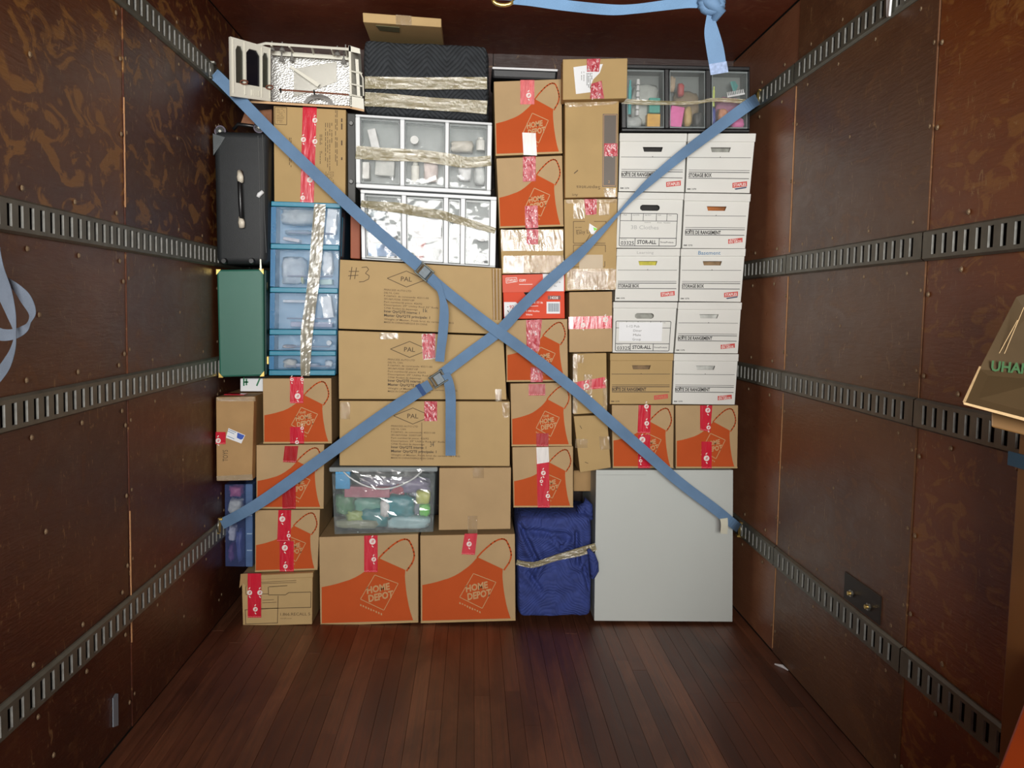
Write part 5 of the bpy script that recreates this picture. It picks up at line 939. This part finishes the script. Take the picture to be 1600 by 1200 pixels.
# ------------------------------------------------------------------ blue straps across the load
def hook(t, x, y, X, sgn, m):
    c = PX(x, y, X-sgn*.02); 
    fr = MB(); fr.box((c.x-.004, c.y-.014, c.z-.034), (c.x+.004, c.y-.006, c.z+.034)); fr.box((c.x-.004, c.y+.006, c.z-.034), (c.x+.004, c.y+.014, c.z+.034)); fr.box((c.x-.004, c.y-.014, c.z+.026), (c.x+.016, c.y+.014, c.z+.036)); fr.box((c.x-.016, c.y-.014, c.z-.036), (c.x+.004, c.y+.014, c.z-.026))
    h = fr.build('rail_hook', m, t, bevel=.0015, seg=1); MB().tube([c+Vector((0, -.016, -.03)), c+Vector((0, -.022, 0)), c+Vector((0, -.016, .03))], .003, 6).build('spring_clip', STEEL, h, smooth=True); return c
S = 4.068
t = thing('cargo_strap', 'blue strap running from upper left hook down to lower right hook', 'strap', PY(775, 700, S), 'blue webbing straps crossed over the load')
band('webbing', [(334, 115, 18, PX(331, 110, XL+.02).y), (352, 132, 18, S), (427, 209, 18, S), (500, 279, 18, S), (565, 340, 18, S), (612, 381, 18, S), (655, 417, 18, S-.004)], WEB, t, .002)
band('webbing', [(660, 423, 17, S-.004), (690, 450, 17, S-.008), (735, 486, 17, S-.010), (775, 516, 17, S-.012), (830, 556, 17, S-.008), (900, 611, 17, S), (960, 664, 17, S), (1010, 708, 17, S), (1060, 752, 16, S), (1110, 790, 16, S), (1128, 804, 16, S), (1149, 821, 15, S+.03), (1155, 825, 15, PX(1156, 827, XR-.02).y)], WEB, t, .002)
band('strap_tail', [(670, 430, 15, S-.016), (684, 446, 12, S-.020), (690, 462, 9, S-.026), (694, 485, 14, S-.030), (692, 520, 15, S-.028), (689, 545, 14, S-.024), (687, 565, 14, S-.022)], WEB_G if False else WEB, t, .002)
def buckle(t, x, y, ang):
    c = PY(x, y, S-.016); ca, sa = math.cos(math.radians(ang)), math.sin(math.radians(ang))
    def Q(a, b_, d): a *= .78; b_ *= .85; return c+Vector((a*ca-b_*sa, d, a*sa+b_*ca))
    mb = MB()
    for s_ in (-1, 1): mb.hexa([Q(-.045, s_*.030+.004, -.016), Q(.045, s_*.030+.004, -.016), Q(.045, s_*.030-.004, -.016), Q(-.045, s_*.030-.004, -.016), Q(-.045, s_*.030+.004, .012), Q(.045, s_*.030+.004, .012), Q(.045, s_*.030-.004, .012), Q(-.045, s_*.030-.004, .012)])
    b_ = mb.build('buckle', mat('dark_buckle_steel', (70, 74, 70), .45, metal=.5), t, bevel=.0015, seg=1)
    MB().hexa([Q(-.02, .026, -.022), Q(.028, .026, -.018), Q(.028, -.026, -.018), Q(-.02, -.026, -.022), Q(-.02, .026, -.014), Q(.028, .026, -.010), Q(.028, -.026, -.010), Q(-.02, -.026, -.014)]).build('cam_lever', BUCKLE, b_, bevel=.002)
    for a in (-.036, .036): MB().tube([Q(a, -.03, -.004), Q(a, .03, -.004)], .005, 8).build('buckle_pin', STEEL, b_)
buckle(t, 663, 425, -39)
hook(t, 331, 110, XL, -1, STEEL); hook(t, 1156, 827, XR, 1, BRASS)
band('strap_label', [(1131, 810, 12, S-.006), (1132, 820, 11, S-.010), (1131, 834, 11, S-.008)], mat('cream_strap_label', (206, 204, 184), .7), t, .001)
S2 = 4.078
t = thing('cargo_strap', 'blue strap running from lower left hook up to upper right hook', 'strap', PY(775, 700, S2), 'blue webbing straps crossed over the load')
band('webbing', [(346, 819, 17, PX(343, 821, XL+.02).y), (380, 801, 17, S2), (420, 776, 18, S2), (500, 719, 18, S2), (590, 654, 18, S2), (640, 621, 18, S2), (672, 601, 17, S2)], WEB, t, .002)
band('webbing', [(690, 585, 17, S2), (735, 551, 17, S2), (780, 517, 17, S2), (815, 480, 17, S2), (860, 437, 17, S2), (900, 402, 16, S2), (940, 362, 9, S2), (965, 335, 5, S2), (985, 313, 6, S2), (1015, 284, 12, S2), (1060, 246, 15, S2), (1110, 208, 17, S2), (1150, 178, 18, S2), (1174, 161, 18, S2+.02), (1184, 155, 18, PX(1185, 153, XR-.02).y)], WEB, t, .002)
S = S2; buckle(t, 685, 592, 34)
band('strap_tail', [(696, 584, 13, S2-.024), (701, 598, 15, S2-.030), (704, 620, 16, S2-.024), (704, 665, 16, S2-.02), (704, 712, 16, S2-.02)], WEB, t, .002)
band('strap_joint', [(655, 611, 20, S2-.003), (661, 607, 20, S2-.003)], mat('dark_blue_stitching', (50, 80, 130), .8), t, .002)
hook(t, 343, 821, XL, -1, BRASS); hook(t, 1185, 153, XR, 1, BRASS)
# --- strap hanging under the ceiling, nearer the camera
YH = 2.6
t = thing('hanging_strap', 'knotted blue strap hanging below the ceiling at the top of the photo', 'strap', PY(1125, 118, YH))
band('webbing', [(800, -3, 19, YH), (830, 1, 17, YH), (880, 8, 17, YH), (950, 15, 17, YH), (990, 14, 15, YH), (1040, 8, 16, YH), (1075, 4, 17, YH), (1100, 4, 18, YH)], mat('light_blue_webbing', (100, 136, 172), .75, var=.12, vscale=12, bump=.35, bscale=420), t, .002)
band('strap_tail', [(1110, 18, 8, YH-.01), (1110, 28, 13, YH-.012), (1112, 50, 23, YH-.014), (1117, 75, 27, YH-.012), (1121, 98, 27, YH-.010), (1124, 114, 27, YH-.008)], WEB, t, .002)
band('stitched_end', [(1121.5, 98, 28, YH-.013), (1124.3, 115, 28, YH-.011)], mat('pale_blue_stitching', (140, 158, 190), .8, var=.3, vscale=120), t, .001)
mb = MB(); c = PY(1110, 6, YH); mb.tube([c+Vector((math.cos(a)*.024, -.012+math.sin(a*2)*.006, math.sin(a)*.020)) for a in [2*math.pi*k/16 for k in range(16)]], .016, 8, True); mb.tube([c+Vector((-.03, -.01, .012)), c+Vector((0, -.026, -.004)), c+Vector((.022, -.014, -.022)), c+Vector((.004, 0, -.05))], [.014, .022, .018, .010], 10); mb.build('knot', WEB, t, smooth=True)
a = PY(1118, -4, YH); b_ = Vector((a.x+.06, YH+.02, ZC-.004)); mb = MB(); wv = Vector((.024, 0, 0)); mb.hexa([b_-wv, b_+wv, a+wv, a-wv]+[q+Vector((0, .002, 0)) for q in (b_-wv, b_+wv, a+wv, a-wv)]); mb.build('upper_webbing', WEB, t)
a = PY(786, 0, YH); mb = MB(); mb.tube([a+Vector((math.cos(k_)*.028, 0, math.sin(k_)*.014)) for k_ in [2*math.pi*k/14 for k in range(14)]], .005, 6, True); mb.build('ring', BRASS, t, smooth=True)
b_ = Vector((a.x-.02, YH, ZC-.004)); MB().hexa([b_-wv, b_+wv, a+wv, a-wv]+[q+Vector((0, .002, 0)) for q in (b_-wv, b_+wv, a+wv, a-wv)]).build('upper_webbing', WEB, t)
# white cloth on the top right rail
c = PX(1385, 8, XR-.03); tag(MB().hexa([c+Vector(q) for q in ((0, -.03, .06), (0, .012, .06), (.004, .008, -.035), (0, -.02, -.04), (.008, -.03, .06), (.008, .012, .06), (.010, .008, -.035), (.008, -.02, -.04))]).build('cloth_tag', PAPER, None, bevel=.003), 'white cloth tab hanging on the topmost right rail', 'cloth tab')
# --- loops of strap hanging by the left wall
YC = 2.12
t = thing('strap_coil', 'grey blue strap hanging in loops by the left wall at photo edge', 'strap', PY(10, 600, YC))
band('webbing', [(-12, 385, 22, YC), (-6, 420, 24, YC), (6, 455, 24, YC-.01), (17, 490, 15, YC-.015), (23, 520, 4, YC-.02), (20, 545, 8, YC-.02), (8, 572, 16, YC-.01), (-8, 594, 17, YC)], WEB_G, t, .002, 8)
band('webbing', [(8, 436, 8, YC+.03), (26, 450, 13, YC+.03), (40, 467, 18, YC+.03), (50, 488, 12, YC+.03), (46, 503, 5, YC+.02), (38, 514, 12, YC+.01), (22, 522, 16, YC+.01), (2, 523, 19, YC+.01), (-14, 516, 20, YC+.01)], WEB_G, t, .002, 8)
p = PX(-12, 385, XL); a = PY(-12, 388, YC); b_ = Vector((XL+.018, YC, RAILZ[1])); wv = Vector((0, .02, 0)); MB().hexa([b_-wv, b_+wv, a+Vector((.016, 0, 0)), a-Vector((.016, 0, 0))]+[q+Vector((.002, .002, 0)) for q in (b_-wv, b_+wv, a+Vector((.016, 0, 0)), a-Vector((.016, 0, 0)))]).build('upper_webbing', WEB_G, t)
hk = MB().box((XL+.013, YC-.02, RAILZ[1]-.02), (XL+.024, YC+.02, RAILZ[1]+.02)).build('rail_hook', STEEL, t, bevel=.002)
# --- flattened cartons leaning on the right wall, close to the camera
Xf = XR-.15
a = PX(1593, 675, Xf); b_ = PX(1566, 1120, Xf); zt = PX(1592, 668, Xf).z; yfar = a.y
t = thing('flattened_cartons', 'flattened brown cartons standing against the right wall at photo edge', 'cartons', (XR-.07, yfar-.4, 0))
for k in range(4):
    x = Xf+k*.034; MB().box((x, yfar-.85+.03*k, .002), (x+.03, yfar-.012*k, zt-.02*(k % 2))).build('carton_sheet', mat('wet_brown_card', (124, 82, 40), .35, var=.2, vscale=5) if k == 0 else CARD_SHADE, t, bevel=.003)
Y = a.y-.02
t = thing('creased_carton', 'creased carton with green lettering resting on the flattened cartons', 'carton', PY(1590, 655, Y))
yb = a.y-.06
mb = MB(); mb.hexa([PY(1588, 464, yb+.05), PY(1655, 440, yb+.05), PY(1665, 588, yb-.02), PY(1530, 577, yb-.02), PY(1588, 464, yb+.056), PY(1655, 440, yb+.056), PY(1665, 588, yb-.014), PY(1530, 577, yb-.014)]); up = mb.build('upper_flap', CARD_SHADE, t)
mb = MB(); mb.hexa([PY(1530, 577, yb-.02), PY(1665, 588, yb-.02), PY(1668, 672, yb-.12), PY(1505, 629, yb-.12), PY(1530, 577, yb-.014), PY(1665, 588, yb-.014), PY(1668, 672, yb-.114), PY(1505, 629, yb-.114)]); lw = mb.build('lower_flap', CARD_SHADE, t)
mb = MB(); mb.hexa([PY(1505, 628, yb-.121), PY(1668, 670, yb-.121), PY(1668, 676, yb-.121), PY(1506, 632, yb-.121), PY(1505, 628, yb-.112), PY(1668, 670, yb-.112), PY(1668, 676, yb-.112), PY(1506, 632, yb-.112)]); mb.hexa([PY(1530, 572, yb-.022), PY(1533, 573, yb-.022), PY(1509, 628, yb-.121), PY(1504, 628, yb-.121), PY(1530, 572, yb-.016), PY(1533, 573, yb-.016), PY(1509, 628, yb-.114), PY(1504, 628, yb-.114)]); mb.build('cut_edge', CARD_EDGE, lw)
text(t, 'UHAN', 1548, 579, 16, mat('green_carton_ink', (54, 96, 54), .7), yb-.022, .004, wpx=66, ang=-4, bold=.03, parent=up)
for (xa, ya, xb, yb2) in ((1600, 480, 1560, 575), (1590, 500, 1548, 576)): lines(t, [(xa, ya, xb, yb2)], CARD_EDGE, yb, 1.0, .004, 'crease', up)
mb = MB(); mb.hexa([PY(1549, 642, yb-.02), PY(1640, 662, yb-.02), PY(1640, 690, yb-.02), PY(1549, 667, yb-.02), PY(1549, 642, yb+.04), PY(1640, 662, yb+.04), PY(1640, 690, yb+.04), PY(1549, 667, yb+.04)]); mb.build('under_flap', mat('tan_brown_card', (124, 90, 48), .6, var=.15), t, bevel=.003)
t = thing('retaining_strap', 'short stretch of blue strap holding the flattened cartons', 'strap', PX(1600, 712, Xf-.01))
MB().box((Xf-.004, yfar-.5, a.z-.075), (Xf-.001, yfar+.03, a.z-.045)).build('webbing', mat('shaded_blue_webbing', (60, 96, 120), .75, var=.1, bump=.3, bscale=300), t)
# orange thing at the very edge
e1 = PY(1556, 1200, 1.72); e2 = PY(1604, 1074, 1.72); sl = (e2.x-e1.x)/(e2.z-e1.z); xr = Xf-.012
t = thing('orange_case', 'bright orange case with a slanting edge at the lower right corner', 'case', ((e1.x+xr)/2, 1.6, 0))
zt_ = e1.z+(xr-.03-e1.x)/sl
MB().prism([(e1.x-.03, 1.5, .002), (xr, 1.5, .002), (xr, 1.5, zt_), (xr-.03, 1.5, zt_), (e1.x, 1.5, e1.z), (e1.x-.03, 1.5, e1.z-.09)], (0, .22, 0)).build('shell', mat('orange_plastic', (205, 80, 14), .4, var=.06), t, bevel=.02, seg=3)
MB().tube([(xr-.10, 1.49, e1.z+.13), (xr-.11, 1.475, e1.z+.155), (xr-.07, 1.475, e1.z+.22), (xr-.06, 1.49, e1.z+.20)], .012, 8).build('handle', BLACK_PL, t, smooth=True)
for o in bpy.data.objects:
    if 'f' in o.keys(): del o['f']
    if o.name.split('.')[0] in ('fine_print', 'tape_print_glare', 'tape_mark', 'tape_edge', 'screw_heads'): stuff(o)
